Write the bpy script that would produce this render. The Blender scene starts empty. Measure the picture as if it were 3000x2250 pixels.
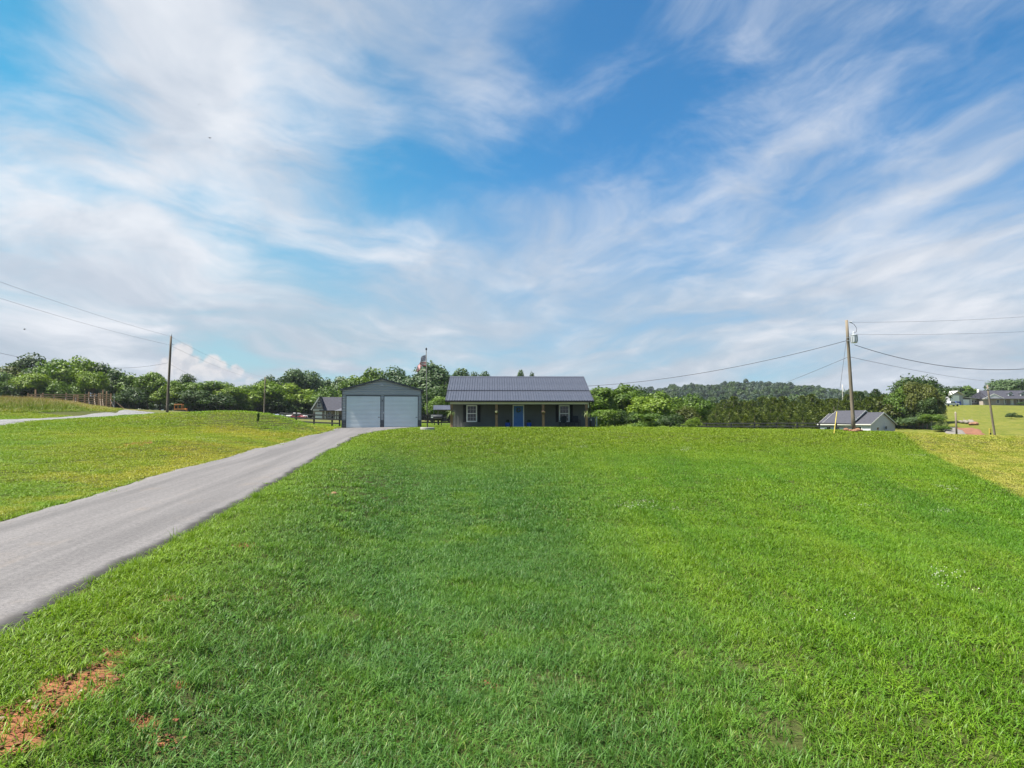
import bpy, bmesh, math, random
import numpy as np
from mathutils import Vector, Matrix

R = math.radians
PI = math.pi
random.seed(7)
RNG = np.random.default_rng(11)
scene = bpy.context.scene
C = scene.collection

# ------------------------------------------------------------------ camera
CAM_Z = 3.0
PITCH = 3.16
LENS = 25.0
cam_d = bpy.data.cameras.new('camera')
cam_d.lens = LENS
cam_d.sensor_width = 36.0
cam_d.clip_start = 0.1
cam_d.clip_end = 6000.0
cam = bpy.data.objects.new('camera', cam_d)
C.objects.link(cam)
cam.location = (0, 0, CAM_Z)
cam.rotation_euler = (R(90 + PITCH), 0, 0)
scene.camera = cam

# ------------------------------------------------------------------ exposure
vs = scene.view_settings
scene.display_settings.display_device = 'sRGB'
vs.view_transform = 'Standard'
vs.look = 'None'
vs.exposure = 1.72
vs.gamma = 1.0
vs.use_curve_mapping = False
scene.cycles.use_denoising = True
scene.cycles.max_bounces = 4
scene.cycles.diffuse_bounces = 2
scene.cycles.glossy_bounces = 1
scene.cycles.transmission_bounces = 2
scene.cycles.volume_bounces = 0
scene.cycles.transparent_max_bounces = 8

# ------------------------------------------------------------------ sun
SUN_TO = Vector((-0.485, -0.085, 0.868)).normalized()
SUN_EL = math.asin(SUN_TO.z)
sun_d = bpy.data.lights.new('sun', 'SUN')
sun_d.energy = 4.2
sun_d.angle = R(0.6)
sun_d.color = (1.0, 0.95, 0.86)
sun = bpy.data.objects.new('sun', sun_d)
C.objects.link(sun)
sun.rotation_euler = SUN_TO.to_track_quat('Z', 'Y').to_euler()
sun.location = (-40, -12, 80)

# ------------------------------------------------------------------ node helper
class NT:
    def __init__(self, tree):
        self.t = tree
    def n(self, kind, **kw):
        nd = self.t.nodes.new(kind)
        for k, v in kw.items():
            setattr(nd, k, v)
        return nd
    def link(self, a, b):
        self.t.links.new(a, b)
    def put(self, sock, val):
        if isinstance(val, bpy.types.NodeSocket):
            self.t.links.new(val, sock)
        elif val is not None:
            try:
                sock.default_value = val
            except Exception:
                sock.default_value = (val[0], val[1], val[2], 1.0) if hasattr(val, '__len__') else (val,) * 3
    def m(self, op, a, b=None, c=None, clamp=False):
        nd = self.n('ShaderNodeMath', operation=op, use_clamp=clamp)
        self.put(nd.inputs[0], a)
        if b is not None: self.put(nd.inputs[1], b)
        if c is not None: self.put(nd.inputs[2], c)
        return nd.outputs[0]
    def vm(self, op, a, b=None, out=0):
        nd = self.n('ShaderNodeVectorMath', operation=op)
        self.put(nd.inputs[0], a)
        if b is not None:
            self.put(nd.inputs[3 if op == 'SCALE' else 1], b)
        return nd.outputs[out]
    def mix(self, f, a, b, blend='MIX'):
        nd = self.n('ShaderNodeMix', data_type='RGBA', blend_type=blend)
        self.put(nd.inputs[0], f)
        for s, v in ((nd.inputs[6], a), (nd.inputs[7], b)):
            if not isinstance(v, bpy.types.NodeSocket) and len(v) == 3:
                v = (*v, 1.0)
            self.put(s, v)
        return nd.outputs[2]
    def noise(self, vec, scale, detail=3.0, rough=0.5, dist=0.0, col=False):
        nd = self.n('ShaderNodeTexNoise')
        if vec is not None: self.put(nd.inputs['Vector'], vec)
        nd.inputs['Scale'].default_value = scale
        nd.inputs['Detail'].default_value = detail
        nd.inputs['Roughness'].default_value = rough
        nd.inputs['Distortion'].default_value = dist
        return nd.outputs[1] if col else nd.outputs[0]
    def rng(self, v, a, b, c=0.0, d=1.0, smooth=True):
        nd = self.n('ShaderNodeMapRange')
        if smooth: nd.interpolation_type = 'SMOOTHSTEP'
        self.put(nd.inputs[0], v)
        for i, x in zip((1, 2, 3, 4), (a, b, c, d)):
            nd.inputs[i].default_value = x
        return nd.outputs[0]
    def comb(self, x, y, z):
        nd = self.n('ShaderNodeCombineXYZ')
        for s, v in zip(nd.inputs, (x, y, z)): self.put(s, v)
        return nd.outputs[0]
    def sep(self, v):
        nd = self.n('ShaderNodeSeparateXYZ')
        self.put(nd.inputs[0], v)
        return nd.outputs

F = LENS / 36.0 * 3000.0
_cp, _sp = math.cos(R(PITCH)), math.sin(R(PITCH))
def ray(px, py):
    """World direction (y = 1) of a point of the 3000 x 2250 survey picture."""
    dx, dz = (px - 1500) / F, (1125 - py) / F
    y, z = _cp - dz * _sp, _sp + dz * _cp
    return dx / y, z / y
def at(px, py, Y):
    sx, sz = ray(px, py)
    return Vector((sx * Y, Y, CAM_Z + sz * Y))

# ------------------------------------------------------------------ world: sky with cirrus
world = bpy.data.worlds.new('World')
scene.world = world
world.use_nodes = True
wt = world.node_tree
wt.nodes.clear()
W = NT(wt)
sky = W.n('ShaderNodeTexSky', sky_type='NISHITA')
sky.sun_disc = False
sky.sun_elevation = SUN_EL
sky.sun_rotation = math.atan2(SUN_TO.x, SUN_TO.y)
sky.altitude = 300
sky.air_density = 1.0
sky.dust_density = 0.6
sky.ozone_density = 2.0
tc = W.n('ShaderNodeTexCoord')
D = W.vm('NORMALIZE', tc.outputs['Generated'])
dx, dy, dz = W.sep(D)
zz = W.m('ADD', W.m('MAXIMUM', dz, 0.0), 0.22)
u = W.m('DIVIDE', dx, zz)
v = W.m('DIVIDE', dy, zz)
# wind-drawn cirrus: long along v, fine across u, warped by a slow noise
warp = W.noise(W.comb(u, v, 3.0), 1.3, 3, 0.5, col=True)
wx, wy, _ = W.sep(W.vm('SUBTRACT', warp, (0.5, 0.5, 0.5)))
u2 = W.m('ADD', u, W.m('MULTIPLY', wx, 0.42))
v2 = W.m('ADD', v, W.m('MULTIPLY', wy, 0.8))
def fan(ax_, ay_, seed):
    """streak field drawn out along (ax_, ay_) of the cloud sheet: broad bands and fine combed fibres."""
    al_ = W.m('ADD', W.m('MULTIPLY', u2, ax_), W.m('MULTIPLY', v2, ay_))
    ac_ = W.m('SUBTRACT', W.m('MULTIPLY', u2, ay_), W.m('MULTIPLY', v2, ax_))
    s_ = W.noise(W.comb(W.m('MULTIPLY', ac_, 2.0), W.m('MULTIPLY', al_, 0.8), seed), 1.7, 7, 0.56)
    f_ = W.noise(W.comb(W.m('MULTIPLY', ac_, 3.4), W.m('MULTIPLY', al_, 1.7), seed + 6.4), 2.6, 7, 0.62)
    return s_, f_
sA, fA = fan(0.72, 0.69, 1.7)
sB, fB = fan(-0.55, 0.83, 2.9)
wAB = W.rng(W.m('ADD', u, W.m('MULTIPLY', wx, 0.8)), -0.45, 0.45)
streak = W.m('ADD', W.m('MULTIPLY', sA, W.m('SUBTRACT', 1.0, wAB)), W.m('MULTIPLY', sB, wAB))
fine = W.m('ADD', W.m('MULTIPLY', fA, W.m('SUBTRACT', 1.0, wAB)), W.m('MULTIPLY', fB, wAB))
soft = W.noise(W.comb(u, W.m('MULTIPLY', v, 0.8), 5.2), 0.9, 4, 0.5)
cov = W.m('ADD', W.m('ADD', W.m('MULTIPLY', W.m('SUBTRACT', streak, .5), 1.75), W.m('MULTIPLY', W.m('SUBTRACT', fine, .5), 0.80)), W.m('MULTIPLY', W.m('SUBTRACT', soft, .5), 0.8))
curd = W.noise(W.comb(u2, v2, 9.3), 7.0, 6, 0.6)
cov = W.m('ADD', cov, W.m('MULTIPLY', W.m('SUBTRACT', curd, .5), 0.45))
# where the cloud banks lie in the sky: (direction, inner cosine radius deg, outer deg, amount)
def sdir(px, py):
    a, b = ray(px, py)
    return Vector((a, 1.0, b)).normalized()
banks = [
    (520, 420, 2, 15, 0.30), (260, 520, 2, 13, 0.22), (800, 130, 2, 14, 0.24), (380, 40, 1, 9, 0.20), (120, 800, 2, 13, 0.26),
    (640, 700, 1, 9, 0.12), (2900, 560, 2, 11, 0.16), (2500, 900, 3, 16, 0.16), (1400, 300, 1, 5, 0.16), (1150, 560, 2, 9, 0.10), (1900, 480, 2, 8, 0.06), (1500, 950, 3, 15, 0.10),
    (1450, 40, 2, 10, 0.12), (2300, 820, 2, 10, 0.10), (1250, 60, 2, 12, 0.12),
    (120, 230, 1, 9, -0.60), (1600, 190, 2, 11, -0.16), (1080, 440, 1, 10, -0.20), (650, 590, 1, 5, -0.26), (400, 640, 1, 5, -0.18),
    (2250, 330, 4, 20, -0.04), (1900, 560, 3, 16, -0.06), (2000, 1040, 1, 7, -0.05), (2450, 170, 4, 17, -0.10), (1750, 330, 2, 10, -0.10), (480, 330, 1, 8, 0.14), (360, 30, 1, 7, 0.12), (700, 850, 1, 8, -0.10), (1400, 650, 2, 10, -0.06),
]
for px, py, r0, r1, amt in banks:
    d = sdir(px, py)
    dt = W.vm('DOT_PRODUCT', D, tuple(d), out=1)
    cov = W.m('ADD', cov, W.rng(dt, math.cos(R(r1)), math.cos(R(r0)), 0.0, amt))
cl = W.rng(cov, -0.34, 0.80)
# thin milky veil that thickens towards the horizon
veil = W.rng(dz, 0.02, 0.36, 0.98, 0.02)
veil = W.m('MULTIPLY', veil, W.rng(W.m('ADD', soft, W.m('MULTIPLY', streak, 0.7)), 0.45, 1.05, 0.62, 1.25))
cloud_tone = W.noise(W.comb(W.m('MULTIPLY', u2, 1.6), v2, 4.4), 2.2, 5, 0.55)
cloud_col = W.mix(W.rng(cloud_tone, 0.3, 0.72), (3.4, 3.8, 4.4), (5.3, 5.45, 5.75))
skyblue = W.mix(1.0, sky.outputs[0], W.mix(W.rng(dx, -0.45, 0.15), (0.30, 0.98, 0.98), (0.25, 0.74, 0.98)), 'MULTIPLY')
hazec = (2.75, 3.25, 3.8)
base = W.mix(veil, skyblue, hazec)
col = W.mix(W.m('MULTIPLY', cl, 0.95), base, cloud_col)
# a small cumulus bank standing far away low over the woods
puffs = [(536, 1033, 1.0), (520, 1058, 1.0), (556, 1066, 1.1), (500, 1080, 1.2), (545, 1090, 1.3), (590, 1088, 1.0), (622, 1068, .9), (640, 1082, .9), (612, 1092, .9),
         (694, 1085, .65), (684, 1096, .7), (660, 1095, .6), (480, 1098, 1.2), (520, 1105, 1.3), (735, 1120, .5), (750, 1124, .5)]
pn = W.noise(D, 62.0, 5, 0.6)
cum = None
for px, py, r in puffs:
    d = sdir(px, py)
    dist = W.vm('DISTANCE', D, tuple(d), out=1)
    q = W.m('SUBTRACT', 1.0, W.m('DIVIDE', dist, 0.0158 * r))
    cum = q if cum is None else W.m('SMOOTH_MAX', cum, q, 0.12)
cum = W.m('ADD', cum, W.m('MULTIPLY', W.m('SUBTRACT', pn, 0.5), 1.1))
cum_m = W.m('MULTIPLY', W.rng(cum, 0.0, 0.42), W.rng(dz, 0.045, 0.075, 0.25, 0.9))
pcol = W.mix(W.rng(pn, 0.35, 0.62), (3.6, 3.7, 4.0), (4.9, 4.75, 4.75))
col = W.mix(cum_m, col, pcol)
bg = W.n('ShaderNodeBackground')
W.link(col, bg.inputs[0])
bg.inputs[1].default_value = 0.05
world.cycles.sampling_method = 'MANUAL'
world.cycles.sample_map_resolution = 256
wo = W.n('ShaderNodeOutputWorld')
W.link(bg.outputs[0], wo.inputs[0])

# ------------------------------------------------------------------ mesh helpers
class MB:
    def __init__(self):
        self.v = []; self.f = []; self.uv = None
    def add(self, vs, fs):
        o = len(self.v)
        self.v.extend([tuple(p) for p in vs]); self.f.extend([tuple(i + o for i in f) for f in fs])
        return self
    def box(self, x0, x1, y0, y1, z0, z1):
        return self.add([(x0,y0,z0),(x1,y0,z0),(x1,y1,z0),(x0,y1,z0),(x0,y0,z1),(x1,y0,z1),(x1,y1,z1),(x0,y1,z1)],
                        [(0,3,2,1),(4,5,6,7),(0,1,5,4),(1,2,6,5),(2,3,7,6),(3,0,4,7)])
    def bar(self, a, b, w, h, up=(0, 0, 1)):
        a, b = Vector(a), Vector(b); d = (b - a).normalized()
        u = Vector(up)
        if abs(d.dot(u)) > 0.98: u = Vector((0, 1, 0))
        s = d.cross(u).normalized(); u = s.cross(d).normalized()
        vs = []
        for p in (a, b):
            for i, j in ((-1,-1),(1,-1),(1,1),(-1,1)): vs.append(p + s * (i * w / 2) + u * (j * h / 2))
        return self.add(vs, [(0,3,2,1),(4,5,6,7),(0,1,5,4),(1,2,6,5),(2,3,7,6),(3,0,4,7)])
    def tube(self, pts, r, n=8, caps=True):
        pts = [Vector(p) for p in pts]
        rs = r if hasattr(r, '__len__') else [r] * len(pts)
        vs, fs = [], []
        ref = None
        for k, p in enumerate(pts):
            d = (pts[min(k + 1, len(pts) - 1)] - pts[max(k - 1, 0)]).normalized()
            if ref is None:
                ref = Vector((1, 0, 0)) if abs(d.x) < 0.9 else Vector((0, 1, 0))
            s = (ref - d * ref.dot(d)).normalized(); t = d.cross(s); ref = s
            for i in range(n):
                a = 2 * PI * i / n
                vs.append(p + (s * math.cos(a) + t * math.sin(a)) * rs[k])
        for k in range(len(pts) - 1):
            for i in range(n):
                j = (i + 1) % n
                fs.append((k*n+i, k*n+j, (k+1)*n+j, (k+1)*n+i))
        if caps:
            fs.append(tuple(range(n))[::-1]); fs.append(tuple(range((len(pts)-1)*n, len(pts)*n)))
        return self.add(vs, fs)
    def prism(self, poly, y0, y1):
        """poly in (x, z), extruded along y."""
        n = len(poly)
        vs = [(x, y0, z) for x, z in poly] + [(x, y1, z) for x, z in poly]
        fs = [tuple(range(n)), tuple(range(2*n-1, n-1, -1))] + [(i, i+n, (i+1)%n+n, (i+1)%n) for i in range(n)]
        return self.add(vs, fs)
    def prismx(self, poly, x0, x1):
        """poly in (y, z), extruded along x."""
        n = len(poly)
        vs = [(x0, y, z) for y, z in poly] + [(x1, y, z) for y, z in poly]
        fs = [tuple(range(n))[::-1], tuple(range(n, 2*n))] + [(i, (i+1)%n, (i+1)%n+n, i+n) for i in range(n)]
        return self.add(vs, fs)
    def lathe(self, prof, n=16, c=(0, 0, 0), axis='z'):
        vs, fs = [], []
        for r, z in prof:
            for i in range(n):
                a = 2*PI*i/n
                if axis == 'z': vs.append((c[0]+r*math.cos(a), c[1]+r*math.sin(a), c[2]+z))
                elif axis == 'y': vs.append((c[0]+r*math.cos(a), c[1]+z, c[2]+r*math.sin(a)))
                else: vs.append((c[0]+z, c[1]+r*math.cos(a), c[2]+r*math.sin(a)))
        m = len(prof)
        for k in range(m-1):
            for i in range(n):
                j = (i+1) % n
                fs.append((k*n+i, k*n+j, (k+1)*n+j, (k+1)*n+i))
        fs.append(tuple(range(n))[::-1]); fs.append(tuple(range((m-1)*n, m*n)))
        return self.add(vs, fs)
    def mesh(self, name, smooth=False, bevel=0.0):
        me = bpy.data.meshes.new(name)
        me.from_pydata(self.v, [], self.f)
        bm = bmesh.new(); bm.from_mesh(me)
        bmesh.ops.recalc_face_normals(bm, faces=bm.faces)
        if bevel > 0:
            bmesh.ops.bevel(bm, geom=[e for e in bm.edges if len(e.link_faces) == 2 and e.calc_face_angle(0) > 0.6], offset=bevel, segments=1, affect='EDGES')
        bm.to_mesh(me); bm.free()
        if smooth:
            for p in me.polygons: p.use_smooth = True
        return me
    def build(self, name, mat, parent=None, loc=None, smooth=False, bevel=0.0):
        me = self.mesh(name, smooth, bevel)
        return obj(name, me, mat, parent, loc)

def obj(name, me, mat=None, parent=None, loc=None):
    o = bpy.data.objects.new(name, me)
    if mat is not None:
        if len(me.materials) == 0: me.materials.append(mat)
    C.objects.link(o)
    if parent is not None: o.parent = parent
    if loc is not None: o.location = loc
    return o
def tag(o, label=None, cat=None, group=None, kind=None):
    if label: o['label'] = label
    if cat: o['category'] = cat
    if group: o['group'] = group
    if kind: o['kind'] = kind
    return o
def thing(name, label, cat, loc=(0, 0, 0), rz=0.0, group=None):
    o = bpy.data.objects.new(name, None)
    o.empty_display_size = 0.3
    C.objects.link(o)
    o.location = loc; o.rotation_euler = (0, 0, rz)
    return tag(o, label, cat, group)
def copy_tree(o, parent=None):
    c = o.copy(); C.objects.link(c); c.parent = parent
    for ch in list(o.children): copy_tree(ch, c)
    return c
def npmesh(name, verts, faces_list, smooth=False, attrs=None):
    """faces_list: list of int arrays (n, k)."""
    me = bpy.data.meshes.new(name)
    verts = np.asarray(verts, dtype=np.float32)
    me.vertices.add(len(verts)); me.vertices.foreach_set('co', verts.ravel())
    tot = sum(len(f) * f.shape[1] for f in faces_list)
    if tot:
        me.loops.add(tot)
        me.loops.foreach_set('vertex_index', np.concatenate([f.ravel() for f in faces_list]).astype(np.int32))
        sizes = np.concatenate([np.full(len(f), f.shape[1], dtype=np.int32) for f in faces_list])
        starts = np.concatenate([[0], np.cumsum(sizes)[:-1]]).astype(np.int32)
        me.polygons.add(len(sizes))
        me.polygons.foreach_set('loop_start', starts)
        me.polygons.foreach_set('loop_total', sizes)
        if smooth: me.polygons.foreach_set('use_smooth', np.ones(len(sizes), dtype=bool))
    for nm, (typ, dat) in (attrs or {}).items():
        a = me.attributes.new(nm, typ, 'POINT')
        if typ == 'FLOAT_VECTOR': a.data.foreach_set('vector', np.asarray(dat, np.float32).ravel())
        elif typ == 'INT': a.data.foreach_set('value', np.asarray(dat, np.int32))
        else: a.data.foreach_set('value', np.asarray(dat, np.float32))
    me.update(calc_edges=True)
    return me

# ------------------------------------------------------------------ terrain
def P(px, py, Y):
    q = at(px, py, Y); return (q.x, q.y, q.z)
def lawn(x, y): return 0.30 + 0.0383 * y
ctrl = []
for yy in (-25, -5, 5, 14, 24, 34, 44, 52):
    for xx in (-5, 4, 14):
        ctrl.append((xx, yy, lawn(xx, yy)))
for yy in (-20, 5, 20, 34, 48): ctrl.append((26, yy, lawn(26, yy) - 0.10))
for yy in (-10, 20, 40): ctrl.append((42, yy, lawn(42, yy) - 0.45))
# driveway and its left edge
for yy in (4, 12, 20, 30, 42, 54): ctrl.append((-10.6 - 0.06 * yy, yy, lawn(0, yy)))
ctrl += [(-12.45, 32.2, 1.53), (-12.9, 37, 1.72), (-13.05, 41.7, 1.90), (-13.5, 50, 2.22), (-10.5, 50, 2.21), (-10.3, 54, 2.36), (-9.5, 57, 2.49), (-9.0, 34, 1.6), (-10, 44, 1.98), (-11.5, 36, 1.68)]
for xx in (-17, -11, -6, 0, 6, 11):
    for yy in (60.5, 66, 73): ctrl.append((xx, yy, 2.60))
ctrl += [P(2502, 1262, 56), P(2300, 1261, 58), P(2100, 1260, 58), P(2700, 1274, 54), P(3000, 1284, 50), P(3300, 1293, 48)]
# behind the crest on the right
ctrl += [(20, 80, 2.2), (38, 105, 1.75), (28, 112, 1.75), (48, 99, 1.6), (20, 105, 1.9), (30, 130, 1.6), (55, 85, 1.0), (72, 112, 0.5), (72, 150, 0.4), (50, 160, 0.8), (95, 95, 0.6), (60, 190, 1.4), (20, 180, 2.2)]
for px in (2780, 2900, 3050, 3300):
    ctrl += [P(px, 1256, 128), P(px, 1221, 195), P(px, 1188, 275), P(px, 1186, 310)]
ctrl += [P(2730, 1268, 120), (70, 260, 3.0)]
# plateau behind the house
ctrl += [(0, 90, 2.72), (-12, 90, 2.75), (0, 130, 2.9), (-14, 130, 3.0), (0, 190, 3.2), (-22, 80, 2.75), (-22, 100, 3.0)]
# left side
ctrl += [(-20, 5, 0.7), (-26, -10, 0.5), (-14, 20, 1.22), P(0, 1248, 42), P(0, 1230, 50), P(0, 1210, 60), P(100, 1231, 50), P(200, 1227, 55), P(300, 1221, 62), P(200, 1194, 72), P(390, 1217, 75), P(488, 1217, 75), P(560, 1222, 62), P(-300, 1240, 42), P(-300, 1200, 60)]
ctrl += [P(300, 1285, 36), P(600, 1255, 45), P(720, 1206, 53), P(760, 1212, 52), P(720, 1262, 45), P(800, 1214, 54), P(875, 1237, 56), P(640, 1212, 56), P(560, 1290, 35), P(760, 1285, 41), P(880, 1262, 50)]
ctrl += [(-24, 66, 3.2), P(335, 1199, 110), P(200, 1188, 85), P(80, 1186, 85), P(530, 1208, 195), P(300, 1203, 205), P(0, 1197, 200), P(700, 1209, 210), P(870, 1229, 208), P(945, 1230, 190), P(780, 1226, 150), P(600, 1209, 120), P(870, 1246, 110), P(1000, 1238, 150)]
ctrl += [(-160, 60, 5.0), (-160, 200, 8.0), (-90, 20, 2.5), (-90, -20, 1.0), (120, 20, 0.3), (120, -20, -0.3), (180, 120, 3.0), (230, 300, 11.0), (-150, 330, 7.0), (0, 330, 4.0), (110, 340, 9.0)]
ctrl = np.array(ctrl, dtype=np.float64)
def _phi(r2): return 0.5 * r2 * np.log(np.maximum(r2, 1e-9))
def _tps():
    n = len(ctrl)
    xy = ctrl[:, :2] / 100.0
    d2 = ((xy[:, None] - xy[None]) ** 2).sum(-1)
    K = _phi(d2) + np.eye(n) * 2e-4
    Pm = np.c_[np.ones(n), xy]
    A = np.zeros((n + 3, n + 3)); A[:n, :n] = K; A[:n, n:] = Pm; A[n:, :n] = Pm.T
    return np.linalg.solve(A, np.r_[ctrl[:, 2], 0, 0, 0])
TPS = _tps()
def sst(a, b, x):
    t = np.clip((x - a) / (b - a), 0, 1); return t * t * (3 - 2 * t)
DR = np.array([(-8, -5.0), (5, -5.4), (8, -5.8), (10.1, -6.1), (13.1, -6.35), (17.9, -6.9), (21.6, -7.35), (28.4, -8.2), (40.2, -9.66), (50, -10.55), (54, -10.35), (57, -9.55), (60, -8.75), (64.9, -8.3)])
DL = np.array([(-8, -9.9), (5, -10.3), (15, -10.85), (18.6, -11.2), (25, -12.0), (32.2, -12.45), (41.7, -13.05), (50, -13.5), (55.2, -13.85), (58, -14.25), (61, -15.0), (64.0, -15.5)])
def drive_in(x, y, grow=0.0):
    r = np.interp(y, DR[:, 0], DR[:, 1]); l = np.interp(y, DL[:, 0], DL[:, 1])
    return (x < r + grow) & (x > l - grow) & (y < 65)
GR = np.array([(-20, -27.0), (0, -27.5), (22, -29.5), (36, -31.4), (46, -33.1), (50, -33.6), (55, -34.3), (62, -35.7), (74, -39.4), (90, -47)])
def gravel_d(x, y):
    return np.abs(x - np.interp(y, GR[:, 0], GR[:, 1]))
def Hs(x, y):
    """Smooth ground height."""
    x = np.atleast_1d(np.asarray(x, np.float64)); y = np.atleast_1d(np.asarray(y, np.float64))
    sh = x.shape
    x = x.ravel(); y = y.ravel()
    out = np.empty(len(x))
    for k in range(0, len(x), 20000):
        xs, ys = x[k:k+20000] / 100, y[k:k+20000] / 100
        d2 = (xs[:, None] - ctrl[None, :, 0] / 100) ** 2 + (ys[:, None] - ctrl[None, :, 1] / 100) ** 2
        out[k:k+20000] = _phi(d2) @ TPS[:-3] + TPS[-3] + TPS[-2] * xs + TPS[-1] * ys
    far = np.maximum(np.maximum(sst(190, 330, np.abs(x)), sst(320, 430, y)), sst(-20, -90, y) if False else sst(20, 120, -y))
    out = out * (1 - far) + (4.0 * (y > 0) * far)
    hill = 40 * np.exp(-((x - 330) / 190) ** 2 - ((y - 960) / 170) ** 2) + 13 * np.exp(-((x - 150) / 120) ** 2 - ((y - 1000) / 160) ** 2)
    out = out + hill
    # swale running down the middle of the near lawn, below the shoulder of the drive
    dredge = np.interp(y, DR[:, 0], DR[:, 1])
    out = out - 0.55 * np.exp(-((x + 0.2 + 0.045 * y) / 4.5) ** 2) * sst(0.3, 3.5, x - dredge) * sst(55, 38, y) * sst(-20, 2, y)
    # the lawn hangs below a straight slope: steep face under the crest, easing out towards the bottom
    out = out - 0.62 * sst(0.3, 5.0, x - dredge) * sst(58.5, 41, y) * sst(2, 22, y) * sst(60, 26, x)
    return out.reshape(sh)
def Hz(x, y):
    """Ground as built: smooth height + small unevenness, lowered a little under the drives."""
    x = np.atleast_1d(np.asarray(x, np.float64)); y = np.atleast_1d(np.asarray(y, np.float64))
    h = Hs(x, y)
    b = 0.022 * np.sin(x * 1.9 + 1.3 * np.sin(y * 0.7)) * np.sin(y * 1.6 + 0.8 * np.sin(x * 0.9)) + 0.03 * np.sin(x * 0.53 + y * 0.31) * np.sin(y * 0.47 - x * 0.2 + 2.0)
    house = (x > -17) & (x < 12) & (y > 58)
    b = np.where(house, 0, b)
    dr = drive_in(x, y, 0.0)
    h = h + np.where(drive_in(x, y, 0.4), 0, b)
    h = h - 0.12 * dr
    h = h - 0.05 * (gravel_d(x, y) < 2.1) * (y < 90)
    return h
def H1(x, y): return float(Hz(x, y)[0])
# ------------------------------------------------------------------ materials
def new_mat(name):
    m = bpy.data.materials.new(name); m.use_nodes = True
    t = m.node_tree; t.nodes.clear()
    N = NT(t)
    out = N.n('ShaderNodeOutputMaterial')
    return m, N, out
def principled(N, out, col, rough=0.8, metal=0.0, spec=0.3, bump=None, bumpd=0.02):
    p = N.n('ShaderNodeBsdfPrincipled')
    N.put(p.inputs['Base Color'], col if isinstance(col, bpy.types.NodeSocket) else (*col, 1.0))
    N.put(p.inputs['Roughness'], rough)
    p.inputs['Metallic'].default_value = metal
    p.inputs['Specular IOR Level'].default_value = spec
    if bump is not None:
        b = N.n('ShaderNodeBump'); b.inputs['Strength'].default_value = 0.6; b.inputs['Distance'].default_value = bumpd
        N.link(bump, b.inputs['Height']); N.link(b.outputs[0], p.inputs['Normal'])
    N.link(p.outputs[0], out.inputs[0])
    return p
def surf(name, col, rough=0.75, metal=0.0, spec=0.3, var=0.18, scale=3.0, stretch=(1, 1, 1), bump=0.0, dirt=None):
    """Paint, metal, wood...: base colour with soft uneven wear in object space."""
    m, N, out = new_mat(name)
    t = N.n('ShaderNodeTexCoord')
    v = N.vm('MULTIPLY', t.outputs['Object'], stretch)
    n1 = N.noise(v, scale, 6, 0.62)
    n2 = N.noise(v, scale * 0.23, 3, 0.5)
    f = N.rng(N.m('ADD', N.m('MULTIPLY', n1, 0.6), N.m('MULTIPLY', n2, 0.4)), 0.3, 0.7)
    dark = tuple(c * (1 - var) for c in col); lite = tuple(min(1, c * (1 + var)) for c in col)
    c = N.mix(f, dark, lite)
    if dirt is not None:
        c = N.mix(N.m('MULTIPLY', N.rng(n2, 0.5, 0.75), 0.6), c, dirt)
    r = N.m('ADD', rough, N.m('MULTIPLY', N.m('SUBTRACT', n1, 0.5), 0.25))
    principled(N, out, c, r, metal, spec, bump=n1 if bump > 0 else None, bumpd=bump)
    return m

# shared lawn colour (world space), used by the soil-level turf sheet and by the blades
lawn_g = bpy.data.node_groups.new('lawn_colour', 'ShaderNodeTree')
lawn_g.interface.new_socket('Color', in_out='OUTPUT', socket_type='NodeSocketColor')
lawn_g.interface.new_socket('Clay', in_out='OUTPUT', socket_type='NodeSocketFloat')
G = NT(lawn_g)
go = G.n('NodeGroupOutput')
pos = G.n('ShaderNodeNewGeometry').outputs['Position']
gx, gy, gz = G.sep(pos)
flat = G.comb(gx, gy, 0.0)
def ground_hit(px, py):
    sx, sz = ray(px, py); lo = 2.0
    y = lo
    while y < 90:
        if CAM_Z + sz * y < float(Hs(sx * y, y)[0]): break
        y += 0.05
    return sx * y, y
PLX, PLY = ground_hit(3000, 1460)
_q = ground_hit(2700, 1312)
_l = math.hypot(_q[0] - PLX, _q[1] - PLY)
PLD = ((_q[0] - PLX) / _l, (_q[1] - PLY) / _l)
side = G.m('SUBTRACT', G.m('MULTIPLY', G.m('SUBTRACT', gx, PLX), PLD[1]), G.m('MULTIPLY', G.m('SUBTRACT', gy, PLY), PLD[0]))
along = G.m('ADD', G.m('MULTIPLY', gx, PLD[0]), G.m('MULTIPLY', gy, PLD[1]))
n_big = G.noise(flat, 0.085, 3, 0.55)
n_mid = G.noise(flat, 0.42, 4, 0.6)
n_fin = G.noise(flat, 2.6, 4, 0.65)
# mowing passes run down the bank and spread apart towards the bottom
fanc = G.m('DIVIDE', G.m('ADD', gx, G.m('MULTIPLY', gy, 0.15)), G.m('ADD', 1.0, G.m('MULTIPLY', G.m('MAXIMUM', gy, 0.0), 0.065)))
stripe = G.noise(G.comb(G.m('ADD', fanc, G.m('MULTIPLY', n_mid, 0.25)), G.m('MULTIPLY', along, 0.03), 0.0), 1.15, 4, 0.6)
lush = (0.066, 0.162, 0.009); cool = (0.047, 0.122, 0.026); warmg = (0.135, 0.218, 0.009); yel = (0.165, 0.205, 0.022); straw = (0.30, 0.255, 0.095); field = (0.185, 0.222, 0.024)
c1 = G.mix(G.rng(G.m('ADD', G.m('MULTIPLY', n_big, 0.45), G.m('MULTIPLY', stripe, 0.60)), 0.40, 0.68), (0.058, 0.146, 0.007), (0.096, 0.178, 0.006))
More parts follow.
